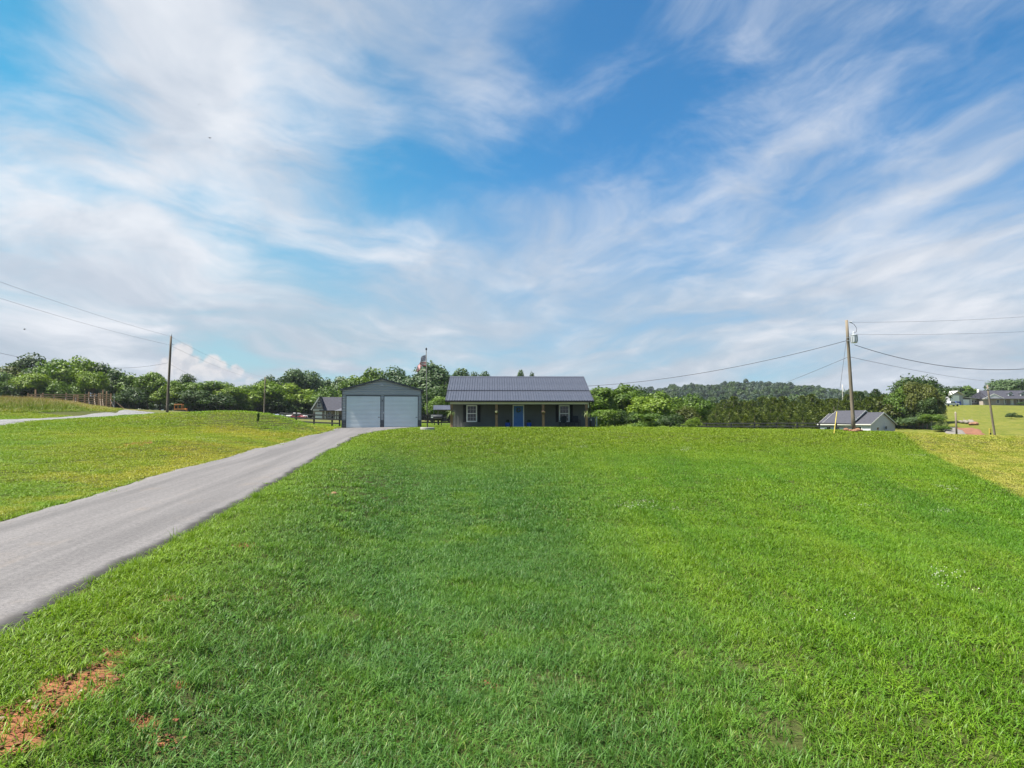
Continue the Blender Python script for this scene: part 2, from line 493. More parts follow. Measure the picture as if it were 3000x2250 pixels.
# cooler, longer fescue in the middle of the near lawn
midm = G.m('MULTIPLY', G.rng(fanc, -2.6, -1.1), G.rng(fanc, 3.6, 1.2))
midm = G.m('MULTIPLY', midm, G.rng(n_mid, 0.28, 0.56, 0.35, 1.0))
c1 = G.mix(G.m('MULTIPLY', midm, 0.9), c1, cool)
# mowing bands: light caught by leaning blades, put into the grass tint
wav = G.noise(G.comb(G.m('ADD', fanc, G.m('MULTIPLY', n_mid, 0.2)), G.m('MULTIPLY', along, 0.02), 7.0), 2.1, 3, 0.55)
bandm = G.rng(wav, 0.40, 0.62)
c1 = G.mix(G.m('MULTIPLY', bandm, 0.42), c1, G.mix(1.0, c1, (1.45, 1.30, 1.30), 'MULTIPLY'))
# thin strip beside the drive and the crest towards the house: yellower
c1 = G.mix(G.m('MULTIPLY', G.rng(G.m('ADD', gx, G.m('MULTIPLY', gy, 0.085)), -2.0, -6.0), 0.55), c1, warmg)
c1 = G.mix(G.m('MULTIPLY', G.rng(G.m('ADD', gy, G.m('MULTIPLY', n_mid, 12.0)), 36.0, 60.0), 0.8), c1, (0.140, 0.205, 0.010))
c1 = G.mix(G.m('MULTIPLY', G.rng(stripe, 0.58, 0.74), G.m('MULTIPLY', G.rng(side, -9.0, -2.0), 0.35)), c1, (0.17, 0.21, 0.06))
# neighbour's hay-cut field beyond the property line
fm = G.rng(G.m('ADD', side, G.m('MULTIPLY', G.m('SUBTRACT', n_fin, 0.5), 0.7)), -0.25, 0.25)
fieldc = G.mix(G.rng(G.noise(G.comb(G.m('MULTIPLY', side, 1.2), G.m('MULTIPLY', along, 0.25), 3.0), 1.0, 4, 0.6), 0.35, 0.65), field, (0.27, 0.265, 0.06))
c1 = G.mix(fm, c1, fieldc)
# left of the drive
lm = G.rng(G.m('ADD', G.m('ADD', gx, G.m('MULTIPLY', gy, 0.065)), 10.2), 0.3, -0.3)
leftc = G.mix(G.rng(n_big, 0.38, 0.60), (0.105, 0.195, 0.010), (0.160, 0.212, 0.011))
near_drive = G.rng(G.m('ADD', G.m('ADD', gx, G.m('MULTIPLY', gy, 0.065)), 10.2), -4.2, -0.4)
dry = G.m('MULTIPLY', G.rng(G.m('ADD', G.m('MULTIPLY', n_mid, 0.75), G.m('MULTIPLY', near_drive, 0.13)), 0.40, 0.56), G.rng(gx, -30.0, -24.0))
for _px, _py, _r in ((690, 1262, 2.4), (760, 1270, 1.8), (560, 1322, 1.3), (600, 1330, 1.0)):
    _h = ground_hit(_px, _py)
    _d = G.vm('DISTANCE', flat, (_h[0], _h[1], 0.0), out=1)
    dry = G.m('MAXIMUM', dry, G.rng(G.m('ADD', G.m('DIVIDE', _d, _r), G.m('MULTIPLY', G.m('SUBTRACT', n_mid, .5), 1.8)), 1.25, 0.55))
leftc = G.mix(G.m('MULTIPLY', dry, 0.55), leftc, (0.28, 0.25, 0.035))
c1 = G.mix(lm, c1, leftc)
# far meadow on the left rise and beyond
c1 = G.mix(G.m('MULTIPLY', G.rng(gy, 75.0, 110.0), G.rng(gx, -20.0, -40.0)), c1, (0.20, 0.21, 0.06))
# blades-scale mottling
c1 = G.mix(G.m('MULTIPLY', G.rng(n_fin, 0.35, 0.75), 0.35), c1, G.mix(1.0, c1, (1.45, 1.3, 1.2), 'MULTIPLY'))
# red clay showing through
CLAY = []   # (x, y, r)
for px, py, rr in ((225, 2010, .34), (160, 2045, .25), (280, 1985, .2), (300, 1950, .13), (330, 1915, .14), (400, 1868, .1), (50, 2110, .36), (20, 2180, .26), (120, 2080, .15), (500, 1760, .10), (520, 2010, .10), (430, 2120, .14), (720, 1598, .2), (700, 1600, .13),
                   (975, 1450, .28), (1430, 1998, .10), (1445, 2015, .08), (470, 2180, .12), (990, 1380, .3), (412, 1298, .5), (388, 1304, .45), (350, 1311, .4), (425, 1294, .4)):
    hx, hy = ground_hit(px, py); CLAY.append((hx, hy, rr * 0.92))
cm = None
wob = G.m('MULTIPLY', G.m('SUBTRACT', G.noise(flat, 5.5, 5, 0.65), 0.5), 0.55)
for hx, hy, rr in CLAY:
    d = G.vm('DISTANCE', flat, (hx, hy, 0.0), out=1)
    q = G.rng(G.m('ADD', G.m('SUBTRACT', d, rr), wob), 0.06, -0.06)
    cm = q if cm is None else G.m('MAXIMUM', cm, q)
clayc = G.mix(G.rng(G.noise(flat, 9.0, 5, 0.7), 0.3, 0.7), (0.30, 0.095, 0.045), (0.46, 0.20, 0.10))
G.link(c1, go.inputs['Color'])
G.link(cm, go.inputs['Clay'])
def clay_np(x, y):
    o = np.zeros(len(x), bool)
    for hx, hy, rr in CLAY:
        o |= (x - hx) ** 2 + (y - hy) ** 2 < (rr * 0.95) ** 2
    return o

# ground sheet material: turf litter + soil between the blades
ground_m, N, out = new_mat('turf_soil')
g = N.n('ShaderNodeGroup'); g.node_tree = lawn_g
geo = N.n('ShaderNodeNewGeometry')
gp = geo.outputs['Position']
nf = N.noise(gp, 14.0, 5, 0.7)
gx2, gy2, _z2 = N.sep(gp)
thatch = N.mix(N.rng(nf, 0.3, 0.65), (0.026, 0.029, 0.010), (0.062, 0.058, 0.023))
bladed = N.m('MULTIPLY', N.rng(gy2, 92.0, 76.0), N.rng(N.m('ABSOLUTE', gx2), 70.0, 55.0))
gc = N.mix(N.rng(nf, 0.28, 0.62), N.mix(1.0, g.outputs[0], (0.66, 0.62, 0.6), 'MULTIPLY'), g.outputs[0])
gc = N.mix(N.m('MULTIPLY', bladed, 0.78), N.mix(1.0, gc, N.mix(N.rng(N.m('ADD', N.m('MULTIPLY', N.noise(gp, 0.22, 5, 0.65), .6), N.m('MULTIPLY', nf, .4)), 0.34, 0.66), (0.36, 0.42, 0.36), (0.62, 0.60, 0.62)), 'MULTIPLY'), thatch)  # turf beyond the blades: canopy self-shadow put into the colour as darkening
clay_c = N.mix(N.rng(N.noise(gp, 11.0, 5, 0.7), 0.3, 0.7), (0.150, 0.056, 0.026), (0.270, 0.112, 0.058))
gc = N.mix(g.outputs[1], gc, clay_c)
# dirt bank on the far slope (bare cut beside the neighbour's lane) is a sheet of its own
principled(N, out, gc, 0.95, 0, 0.1, bump=N.m('ADD', nf, N.m('MULTIPLY', N.noise(gp, 3.0, 4, 0.6), 1.5)), bumpd=0.05)

def blade_mat(name, tint=(1, 1, 1), straw_amt=0.0):
    m, N, out = new_mat(name)
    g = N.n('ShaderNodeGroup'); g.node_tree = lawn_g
    a = N.n('ShaderNodeAttribute'); a.attribute_name = 'tint'
    t = N.n('ShaderNodeAttribute'); t.attribute_name = 'along'
    oi = N.n('ShaderNodeObjectInfo')
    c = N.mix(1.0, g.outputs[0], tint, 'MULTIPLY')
    c = N.mix(N.rng(a.outputs['Fac'], 0.0, 1.0, 0.0, 1.0, False), N.mix(1.0, c, (0.62, 0.72, 0.70), 'MULTIPLY'), N.mix(1.0, c, (1.45, 1.32, 1.25), 'MULTIPLY'))
    c = N.mix(N.m('MULTIPLY', oi.outputs['Random'], 0.22), c, N.mix(1.0, c, (1.5, 1.25, 0.9), 'MULTIPLY'))
    c = N.mix(N.m('MULTIPLY', N.rng(a.outputs['Fac'], 0.92, 0.99), 0.45), c, (0.26, 0.25, 0.08))
    if straw_amt: c = N.mix(N.m('MULTIPLY', N.rng(t.outputs['Fac'], 0.55, 0.95), straw_amt), c, (0.25, 0.165, 0.085))
    d = N.n('ShaderNodeBsdfPrincipled'); N.link(c, d.inputs['Base Color']); d.inputs['Roughness'].default_value = 0.5; d.inputs['Specular IOR Level'].default_value = 0.24
    tr = N.n('ShaderNodeBsdfTranslucent'); N.link(N.mix(1.0, c, (1.25, 1.35, 0.6), 'MULTIPLY'), tr.inputs[0])
    ms = N.n('ShaderNodeMixShader'); ms.inputs[0].default_value = 0.28
    N.link(d.outputs[0], ms.inputs[1]); N.link(tr.outputs[0], ms.inputs[2]); N.link(ms.outputs[0], out.inputs[0])
    return m
grass_m = blade_mat('grass_blade')
tall_m = blade_mat('meadow_blade', (0.9, 0.85, 0.9), 0.95)

def leaf_mat(name, c_dark, c_light, trans=0.26):
    m, N, out = new_mat(name)
    a = N.n('ShaderNodeAttribute'); a.attribute_name = 'tint'
    oi = N.n('ShaderNodeObjectInfo')
    c = N.mix(a.outputs['Fac'], c_dark, c_light)
    c = N.mix(N.m('MULTIPLY', oi.outputs['Random'], 0.5), c, N.mix(1.0, c, (1.25, 1.12, 0.8), 'MULTIPLY'))
    d = N.n('ShaderNodeBsdfPrincipled'); N.link(c, d.inputs['Base Color']); d.inputs['Roughness'].default_value = 0.55; d.inputs['Specular IOR Level'].default_value = 0.3
    tr = N.n('ShaderNodeBsdfTranslucent'); N.link(N.mix(1.0, c, (1.2, 1.3, 0.55), 'MULTIPLY'), tr.inputs[0])
    ms = N.n('ShaderNodeMixShader'); ms.inputs[0].default_value = trans
    N.link(d.outputs[0], ms.inputs[1]); N.link(tr.outputs[0], ms.inputs[2]); N.link(ms.outputs[0], out.inputs[0])
    return m
LEAF = {
    'dark': leaf_mat('leaf_dark', (0.018, 0.040, 0.010), (0.056, 0.098, 0.022)),
    'mid': leaf_mat('leaf_mid', (0.032, 0.072, 0.007), (0.100, 0.165, 0.015)),
    'bright': leaf_mat('leaf_bright', (0.045, 0.100, 0.006), (0.155, 0.222, 0.013)),
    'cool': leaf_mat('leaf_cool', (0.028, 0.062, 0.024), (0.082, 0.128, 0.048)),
    'far': leaf_mat('leaf_far', (0.016, 0.036, 0.022), (0.048, 0.078, 0.044), 0.1),  # bluish dark leaf tone carries part of the distance haze in its colour
    'olive': leaf_mat('leaf_olive', (0.026, 0.040, 0.006), (0.100, 0.116, 0.016)),
    'cedar': leaf_mat('leaf_cedar', (0.022, 0.046, 0.005), (0.112, 0.142, 0.012), 0.2),
    'pale': leaf_mat('leaf_pale', (0.075, 0.115, 0.035), (0.150, 0.195, 0.060)),
}
MT = {
    'bark': surf('bark', (0.11, 0.085, 0.065), 0.95, var=0.35, scale=6, stretch=(1, 1, .2), bump=0.03),
    'pale_bark': surf('pale_bark', (0.36, 0.34, 0.31), 0.9, var=0.25, scale=6),
    'pole_wood': surf('pole_wood', (0.165, 0.135, 0.10), 0.95, var=0.4, scale=9, stretch=(1, 1, .06), bump=0.02),
    'pole_dark': surf('pole_dark', (0.12, 0.095, 0.075), 0.95, var=0.4, scale=9, stretch=(1, 1, .06), bump=0.02),
    'wire': surf('wire', (0.035, 0.035, 0.04), 0.6),
    'galv': surf('galvanised', (0.40, 0.42, 0.44), 0.5, 0.4, var=0.15),
    'yellow': surf('yellow_plastic', (0.46, 0.36, 0.07), 0.5),
    'black_paint': surf('black_board', (0.018, 0.018, 0.020), 0.7, var=0.3),
    'fresh_wood': surf('fresh_lumber', (0.36, 0.23, 0.14), 0.85, var=0.25, scale=8, stretch=(1, 1, .3)),
    'pale_wood': surf('pale_lumber', (0.40, 0.33, 0.26), 0.85, var=0.2, scale=8),
    'post_wood': surf('cedar_post', (0.26, 0.155, 0.085), 0.8, var=0.3, scale=10, stretch=(1, 1, .12)),
    'roof_metal': surf('roof_steel', (0.050, 0.056, 0.078), 0.5, 0.1, 0.45, var=0.12, scale=1.2),
    'roof_dark_trim': surf('dark_trim', (0.022, 0.020, 0.024), 0.45),
    'wall_grey': surf('charcoal_siding', (0.120, 0.122, 0.116), 0.75, var=0.10, scale=2),
    'white_trim': surf('white_trim', (0.58, 0.56, 0.51), 0.55, var=0.06),
    'white_bright': surf('white_sash', (0.80, 0.80, 0.79), 0.5, var=0.03),
    'muntin': surf('white_muntin', (0.50, 0.50, 0.50), 0.5, var=0.03),
    'white_vinyl': surf('white_vinyl', (0.58, 0.58, 0.58), 0.5, var=0.05),
    'shutter': surf('black_shutter', (0.014, 0.015, 0.018), 0.5),
    'door_blue': surf('blue_door', (0.030, 0.155, 0.44), 0.4, 0, 0.5, var=0.06),
    'garage_steel': surf('grey_steel', (0.36, 0.375, 0.40), 0.5, 0.0, 0.5, var=0.07, scale=1.0),
    'garage_low': surf('dark_grey_steel', (0.10, 0.105, 0.12), 0.45, 0.0, 0.5, var=0.10),
    'garage_trim': surf('charcoal_steel_trim', (0.055, 0.060, 0.068), 0.45, 0.2),
    'rollup': surf('rollup_curtain', (0.70, 0.74, 0.76), 0.5, 0.0, 0.4, var=0.05, scale=1.2),
    'concrete': surf('concrete', (0.33, 0.315, 0.29), 0.95, var=0.15, scale=5, bump=0.01),
    'pot_blue': surf('blue_glaze', (0.030, 0.085, 0.40), 0.25, 0, 0.6),
    'iron': surf('black_iron', (0.020, 0.022, 0.026), 0.5, 0.3),
    'basket': surf('coir_basket', (0.12, 0.07, 0.04), 0.95),
    'shingle': surf('dark_shingle', (0.042, 0.042, 0.055), 0.9, var=0.25, scale=9),
    'shingle2': surf('slate_shingle', (0.045, 0.045, 0.056), 0.9, var=0.22, scale=9),
    'brick': surf('brown_brick', (0.30, 0.255, 0.225), 0.95, var=0.22, scale=18),
    'stone': surf('field_stone', (0.24, 0.20, 0.17), 0.95, var=0.4, scale=7),
    'pale_siding': surf('pale_grey_siding', (0.47, 0.465, 0.50), 0.6, var=0.06),
    'barn_grey': surf('barn_steel', (0.34, 0.34, 0.37), 0.5, 0.1, var=0.06),
    'barn_roof': surf('barn_roof_steel', (0.62, 0.60, 0.58), 0.5, 0.1),
    'car_white': surf('white_car_paint', (0.52, 0.52, 0.52), 0.3, 0, 0.6, var=0.04),
    'car_red': surf('dark_red_car_paint', (0.20, 0.018, 0.035), 0.25, 0, 0.6, var=0.06),
    'tyre': surf('tyre', (0.018, 0.018, 0.018), 0.9),
    'rim': surf('alloy_rim', (0.5, 0.5, 0.5), 0.35, 0.7),
    'car_glass': surf('car_glass', (0.03, 0.035, 0.04), 0.08, 0, 0.8),
    'lamp_glass': surf('lamp_lens', (0.75, 0.75, 0.72), 0.15, 0, 0.7),
    'orange': surf('orange_paint', (0.60, 0.20, 0.045), 0.5, var=0.2),
    'bin_blue': surf('blue_bin', (0.02, 0.05, 0.28), 0.5),
    'rock': surf('clay_rock', (0.19, 0.10, 0.06), 0.95, var=0.3, scale=5, bump=0.03),
    'pale_rock': surf('pale_pebble', (0.27, 0.20, 0.145), 0.95, var=0.25, scale=12),
    'feather': surf('dark_feather', (0.02, 0.018, 0.02), 0.9),
    'flower': surf('peach_blossom', (0.75, 0.42, 0.30), 0.8, var=0.25, scale=20),
    'flower_y': surf('cream_blossom', (0.74, 0.66, 0.36), 0.8, var=0.25, scale=20),
    'clover': surf('clover_blossom', (0.50, 0.49, 0.42), 0.9),
    'stain': surf('driftwood', (0.17, 0.15, 0.13), 0.95, var=0.3, scale=6),
    'sign_white': surf('white_sign', (0.72, 0.70, 0.70), 0.6),
}
def glass_mat():
    m, N, out = new_mat('window_pane')
    p = principled(N, out, (0.025, 0.03, 0.034), 0.05, 0, 0.6)
    return m
MT['glass'] = glass_mat()

# ------------------------------------------------------------------ ground
def axis(dense0, dense1, step, lo, hi, grow=1.10):
    a = list(np.arange(dense0, dense1 + 1e-6, step))
    s = step
    while a[-1] < hi: s = min(s * grow, 26); a.append(a[-1] + s)
    b = [a[0]]; s = step
    while b[-1] > lo: s = min(s * grow, 26); b.append(b[-1] - s)
    return np.array(b[:0:-1] + a)
ax = axis(-46, 46, 0.45, -1250, 1250)
ay = axis(0, 80, 0.45, -160, 1280)
X, Y = np.meshgrid(ax, ay)
Z = Hz(X, Y)
nx, ny = len(ax), len(ay)
idx = np.arange(nx * ny).reshape(ny, nx)
quads = np.stack([idx[:-1, :-1], idx[:-1, 1:], idx[1:, 1:], idx[1:, :-1]], -1).reshape(-1, 4)
ground = obj('ground', npmesh('ground', np.stack([X, Y, Z], -1).reshape(-1, 3), [quads], True), ground_m)
tag(ground, kind='structure')

# driveway: a paved slab with real thickness, edges uneven
asph, N, out = new_mat('weathered_asphalt')
geo = N.n('ShaderNodeNewGeometry'); gp = geo.outputs['Position']
px_, py_, _z = N.sep(gp)
lane = N.m('ADD', px_, N.m('MULTIPLY', py_, 0.085))
wear = N.noise(N.comb(N.m('MULTIPLY', lane, 1.1), N.m('MULTIPLY', py_, 0.045), 0), 1.0, 4, 0.55)
tr2 = N.noise(N.comb(N.m('MULTIPLY', lane, 3.2), N.m('MULTIPLY', py_, 0.10), 4), 1.0, 5, 0.6)
agg = N.m('ADD', N.m('MULTIPLY', N.noise(gp, 70.0, 4, 0.7), .5), N.m('MULTIPLY', N.noise(gp, 16.0, 6, 0.75), .5))
blot = N.noise(gp, 0.9, 5, 0.6)
ac = N.mix(N.rng(N.m('ADD', N.m('MULTIPLY', wear, 0.6), N.m('MULTIPLY', tr2, 0.4)), 0.36, 0.64), (0.100, 0.094, 0.094), (0.140, 0.131, 0.130))
ac = N.mix(N.m('MULTIPLY', N.rng(N.m('ADD', N.m('MULTIPLY', blot, .6), N.m('MULTIPLY', tr2, .4)), 0.53, 0.70), 0.35), ac, (0.150, 0.122, 0.098))
ac = N.mix(N.rng(agg, 0.36, 0.64), N.mix(1.0, ac, (0.66, 0.66, 0.68), 'MULTIPLY'), N.mix(1.0, ac, (1.24, 1.24, 1.24), 'MULTIPLY'))
vat = N.n('ShaderNodeAttribute'); vat.attribute_name = 'edge'
ac = N.mix(N.rng(N.m('ADD', vat.outputs['Fac'], N.m('MULTIPLY', N.m('SUBTRACT', blot, .5), 0.8)), 0.45, 0.95), ac, (0.055, 0.052, 0.050))
principled(N, out, ac, 0.93, 0, 0.2, bump=agg, bumpd=0.008)
ys = np.concatenate([np.arange(-6, 62, 0.35), np.array([62.2, 62.8, 63.4, 64.0, 64.9])])
rows = []
edge = []
crossn = 17
for k, yv in enumerate(ys):
    l = np.interp(yv, DL[:, 0], DL[:, 1]); r = np.interp(yv, DR[:, 0], DR[:, 1])
    l += 0.03 * math.sin(yv * 2.1) + 0.03 * math.sin(yv * 5.3 + 1) ; r += 0.05 * math.sin(yv * 1.3 + 2) + 0.035 * math.sin(yv * 3.7) + 0.03 * math.sin(yv * 7.9)
    xs = np.linspace(l, r, crossn)
    zs = Hs(xs, np.full(crossn, yv)) + 0.035 * (1 - ((xs - (l + r) / 2) / ((r - l) / 2)) ** 4) + 0.03
    pts = [(l - 0.10, yv, float(Hs(l, yv)[0]) - 0.16)] + [(a, yv, b) for a, b in zip(xs, zs)] + [(r + 0.13, yv, float(Hs(r, yv)[0]) - 0.20)]
    rows.append(pts)
    e = np.zeros(crossn + 2); e[0] = 0.8; e[1] = 0.6; e[-1] = 1.0; e[-2] = 1.0; e[-3] = 0.40
    edge.append(e)
V = np.array(rows).reshape(-1, 3); E = np.array(edge).ravel()
w_ = crossn + 2
idx = np.arange(len(V)).reshape(-1, w_)
quads = np.stack([idx[:-1, :-1], idx[:-1, 1:], idx[1:, 1:], idx[1:, :-1]], -1).reshape(-1, 4)
drive = obj('driveway', npmesh('driveway', V, [quads], True, {'edge': ('FLOAT', E)}), asph)
tag(drive, kind='structure')

# gravel lane on the left
grav, N, out = new_mat('pale_gravel')
gp = N.n('ShaderNodeNewGeometry').outputs['Position']
vo = N.n('ShaderNodeTexVoronoi'); N.link(gp, vo.inputs['Vector']); vo.inputs['Scale'].default_value = 9.0
gcol = N.mix(vo.outputs['Color'], (0.10, 0.10, 0.11), (0.24, 0.235, 0.23))
gcol = N.mix(N.rng(N.noise(gp, 0.7, 4, .6), .4, .65), gcol, N.mix(1.0, gcol, (0.7, 0.7, 0.72), 'MULTIPLY'))
principled(N, out, gcol, 0.95, 0, 0.2, bump=vo.outputs['Distance'], bumpd=0.05)
ys = np.arange(-18, 88, 0.7); rows = []
for yv in ys:
    c = np.interp(yv, GR[:, 0], GR[:, 1])
    xs = c + np.linspace(-2.2, 2.2, 11) + 0.12 * np.array([math.sin(yv * .9)] + [0] * 9 + [math.sin(yv * 1.1 + 2)])
    zs = Hs(xs, np.full(11, yv)) + 0.012 * np.sin(xs * 7 + yv * 3) + np.array([-.10] + [.045] * 9 + [-.10])
    rows.append(np.stack([xs, np.full(11, yv), zs], -1))
V = np.array(rows).reshape(-1, 3); idx = np.arange(len(V)).reshape(-1, 11)
quads = np.stack([idx[:-1, :-1], idx[:-1, 1:], idx[1:, 1:], idx[1:, :-1]], -1).reshape(-1, 4)
tag(obj('gravel_lane', npmesh('gravel_lane', V, [quads], True), grav), kind='structure')

# ------------------------------------------------------------------ grass (stuff): instanced tufts
PROTO = bpy.data.collections.new('grass_tuft_kit')     # not linked to the scene
def tuft_mesh(name, n, rad, L, wd, seed, lean=0.7, seg=3):
    g_ = np.random.default_rng(seed)
    rr = rad * np.sqrt(g_.random(n)); th = g_.random(n) * 2 * PI
    base = np.stack([rr * np.cos(th), rr * np.sin(th), np.full(n, -0.012)], -1)
    ph = g_.random(n) * 2 * PI
    le = L * (0.55 + 0.75 * g_.random(n) ** 1.3)
    ln = lean * (0.15 + 1.0 * g_.random(n))
    d = np.stack([np.cos(ph), np.sin(ph), np.zeros(n)], -1)
    tw = ph + PI / 2 + (g_.random(n) - .5) * 1.2
    s = np.stack([np.cos(tw), np.sin(tw), np.zeros(n)], -1)
    w = wd * (0.6 + 0.8 * g_.random(n))
    tint = g_.random(n)
    ts = np.linspace(0, 1, seg + 1)
    vs, al, tn = [], [], []
    for t in ts[:-1]:
        c = base + d * (ln * le * t ** 2)[:, None] + np.array([0, 0, 1])[None] * (le * (t - 0.42 * ln * t ** 2))[:, None]
        ww = w * (1 - 0.55 * t)
        vs += [c - s * ww[:, None] / 2, c + s * ww[:, None] / 2]; al += [np.full(n, t)] * 2; tn += [tint] * 2
    c = base + d * (ln * le)[:, None] + np.array([0, 0, 1])[None] * (le * (1 - 0.42 * ln))[:, None]
    vs.append(c); al.append(np.ones(n)); tn.append(tint)
    k = 2 * seg + 1
    V = np.stack(vs, 1).reshape(-1, 3); A = np.stack(al, 1).ravel(); T = np.stack(tn, 1).ravel()
    b = np.arange(n)[:, None] * k
    q = np.concatenate([b + np.array([[2*i, 2*i+1, 2*i+3, 2*i+2]]) for i in range(seg - 1)]) if seg > 1 else np.zeros((0, 4), int)
    tr = b + np.array([[2*seg-2, 2*seg-1, 2*seg]])
    return npmesh(name, V, [q, tr] if seg > 1 else [tr], False, {'tint': ('FLOAT', T), 'along': ('FLOAT', A)})
def weed_mesh(name, n, rad, seed, size=0.03):
    """low broad leaves: clover, plantain."""
    g_ = np.random.default_rng(seed)
    rr = rad * np.sqrt(g_.random(n)); th = g_.random(n) * 2 * PI
    c = np.stack([rr * np.cos(th), rr * np.sin(th), 0.02 + 0.06 * g_.random(n)], -1)
    a = g_.random(n) * 2 * PI; ti = (g_.random((n, 2)) - .5) * .9
    e1 = np.stack([np.cos(a), np.sin(a), ti[:, 0]], -1) * size; e2 = np.stack([-np.sin(a), np.cos(a), ti[:, 1]], -1) * size * .7
    V = np.stack([c - e1, c - e2, c + e1, c + e2], 1).reshape(-1, 3)
    q = np.arange(n)[:, None] * 4 + np.arange(4)[None]
    return npmesh(name, V, [q], False, {'tint': ('FLOAT', np.repeat(.25 + .5 * g_.random(n), 4)), 'along': ('FLOAT', np.full(4 * n, .5))})
def proto(name, me, mat):
    me.materials.append(mat)
    o = bpy.data.objects.new(name, me); PROTO.objects.link(o); return o
# order matters: pick index follows the alphabetical order of the names
for k in range(5): proto('a%d' % k, tuft_mesh('near_tuft', 34, 0.17, 0.150, 0.0095, 100 + k, 1.05), grass_m)
for k in range(2): proto('b%d' % k, weed_mesh('weed_tuft', 46, 0.15, 120 + k, 0.019), grass_m)
for k in range(4): proto('c%d' % k, tuft_mesh('mid_tuft', 60, 0.30, 0.125, 0.017, 140 + k, 1.0, 3), grass_m)
for k in range(3): proto('d%d' % k, tuft_mesh('far_tuft', 56, 0.42, 0.12, 0.030, 160 + k, 0.9, 2), grass_m)
for k in range(3): proto('e%d' % k, tuft_mesh('tall_tuft', 46, 0.35, 0.75, 0.020, 180 + k, 0.45, 3), tall_m)
def clover_mesh(seed):
    g_ = random.Random(seed); mb = MB()
    for _ in range(7):
        a = g_.random() * 6.28; r = 0.22 * math.sqrt(g_.random()); z = 0.07 + 0.03 * g_.random()
        x, y, s = r * math.cos(a), r * math.sin(a), 0.0062 + .003 * g_.random()
        mb.add([(x+s,y,z),(x-s,y,z),(x,y+s,z),(x,y-s,z),(x,y,z+s),(x,y,z-s)], [(0,2,4),(2,1,4),(1,3,4),(3,0,4),(2,0,5),(1,2,5),(3,1,5),(0,3,5)])
    return mb.mesh('clover_heads')
def clod_mesh(seed):
    g_ = random.Random(seed + 50); bm = bmesh.new()
    for _ in range(9):
        r = 0.006 + 0.022 * g_.random() ** 2; a = g_.random() * 6.28; d = .13 * math.sqrt(g_.random())
        ret = bmesh.ops.create_icosphere(bm, subdivisions=1, radius=r)
        for v_ in ret['verts']:
            v_.co = Vector((v_.co.x * g_.uniform(.7, 1.3) + d * math.cos(a), v_.co.y * g_.uniform(.7, 1.3) + d * math.sin(a), v_.co.z * g_.uniform(.4, .9) + .003))
    me = bpy.data.meshes.new('clay_clods'); bm.to_mesh(me); bm.free(); return me
for k in range(2): proto('f%d' % k, clover_mesh(k), MT['clover'])
proto('g0', tuft_mesh('clump_tuft', 70, 0.11, 0.26, 0.0065, 190, 1.15), grass_m)
proto('g1', tuft_mesh('clump_tuft', 60, 0.09, 0.22, 0.0070, 191, 1.2), grass_m)
for k in range(3): proto('h%d' % k, clod_mesh(k), bpy.data.materials.get('clay_clod') or surf('clay_clod', (0.16, 0.066, 0.036), 0.98, var=0.45, scale=9))
IA, IB, IC, ID, IE, IF, IG = (0, 5), (5, 2), (7, 4), (11, 3), (14, 3), (17, 2), (19, 2)

gn = bpy.data.node_groups.new('scatter_tufts', 'GeometryNodeTree')
gn.interface.new_socket('Geometry', in_out='INPUT', socket_type='NodeSocketGeometry')
gn.interface.new_socket('Geometry', in_out='OUTPUT', socket_type='NodeSocketGeometry')
gi = gn.nodes.new('NodeGroupInput'); gout = gn.nodes.new('NodeGroupOutput')
iop = gn.nodes.new('GeometryNodeInstanceOnPoints')
ci = gn.nodes.new('GeometryNodeCollectionInfo'); ci.inputs['Collection'].default_value = PROTO
ci.inputs['Separate Children'].default_value = True; ci.inputs['Reset Children'].default_value = True
def named(typ, nm):
    a = gn.nodes.new('GeometryNodeInputNamedAttribute'); a.data_type = typ; a.inputs['Name'].default_value = nm; return a
ar, as_, ai = named('FLOAT_VECTOR', 'rot'), named('FLOAT_VECTOR', 'scl'), named('INT', 'pick')
gn.links.new(gi.outputs[0], iop.inputs['Points']); gn.links.new(ci.outputs[0], iop.inputs['Instance'])
iop.inputs['Pick Instance'].default_value = True
gn.links.new(ai.outputs[0], iop.inputs['Instance Index'])
e2r = gn.nodes.new('FunctionNodeEulerToRotation'); gn.links.new(ar.outputs[0], e2r.inputs[0])
gn.links.new(e2r.outputs[0], iop.inputs['Rotation']); gn.links.new(as_.outputs[0], iop.inputs['Scale'])
gn.links.new(iop.outputs[0], gout.inputs[0])

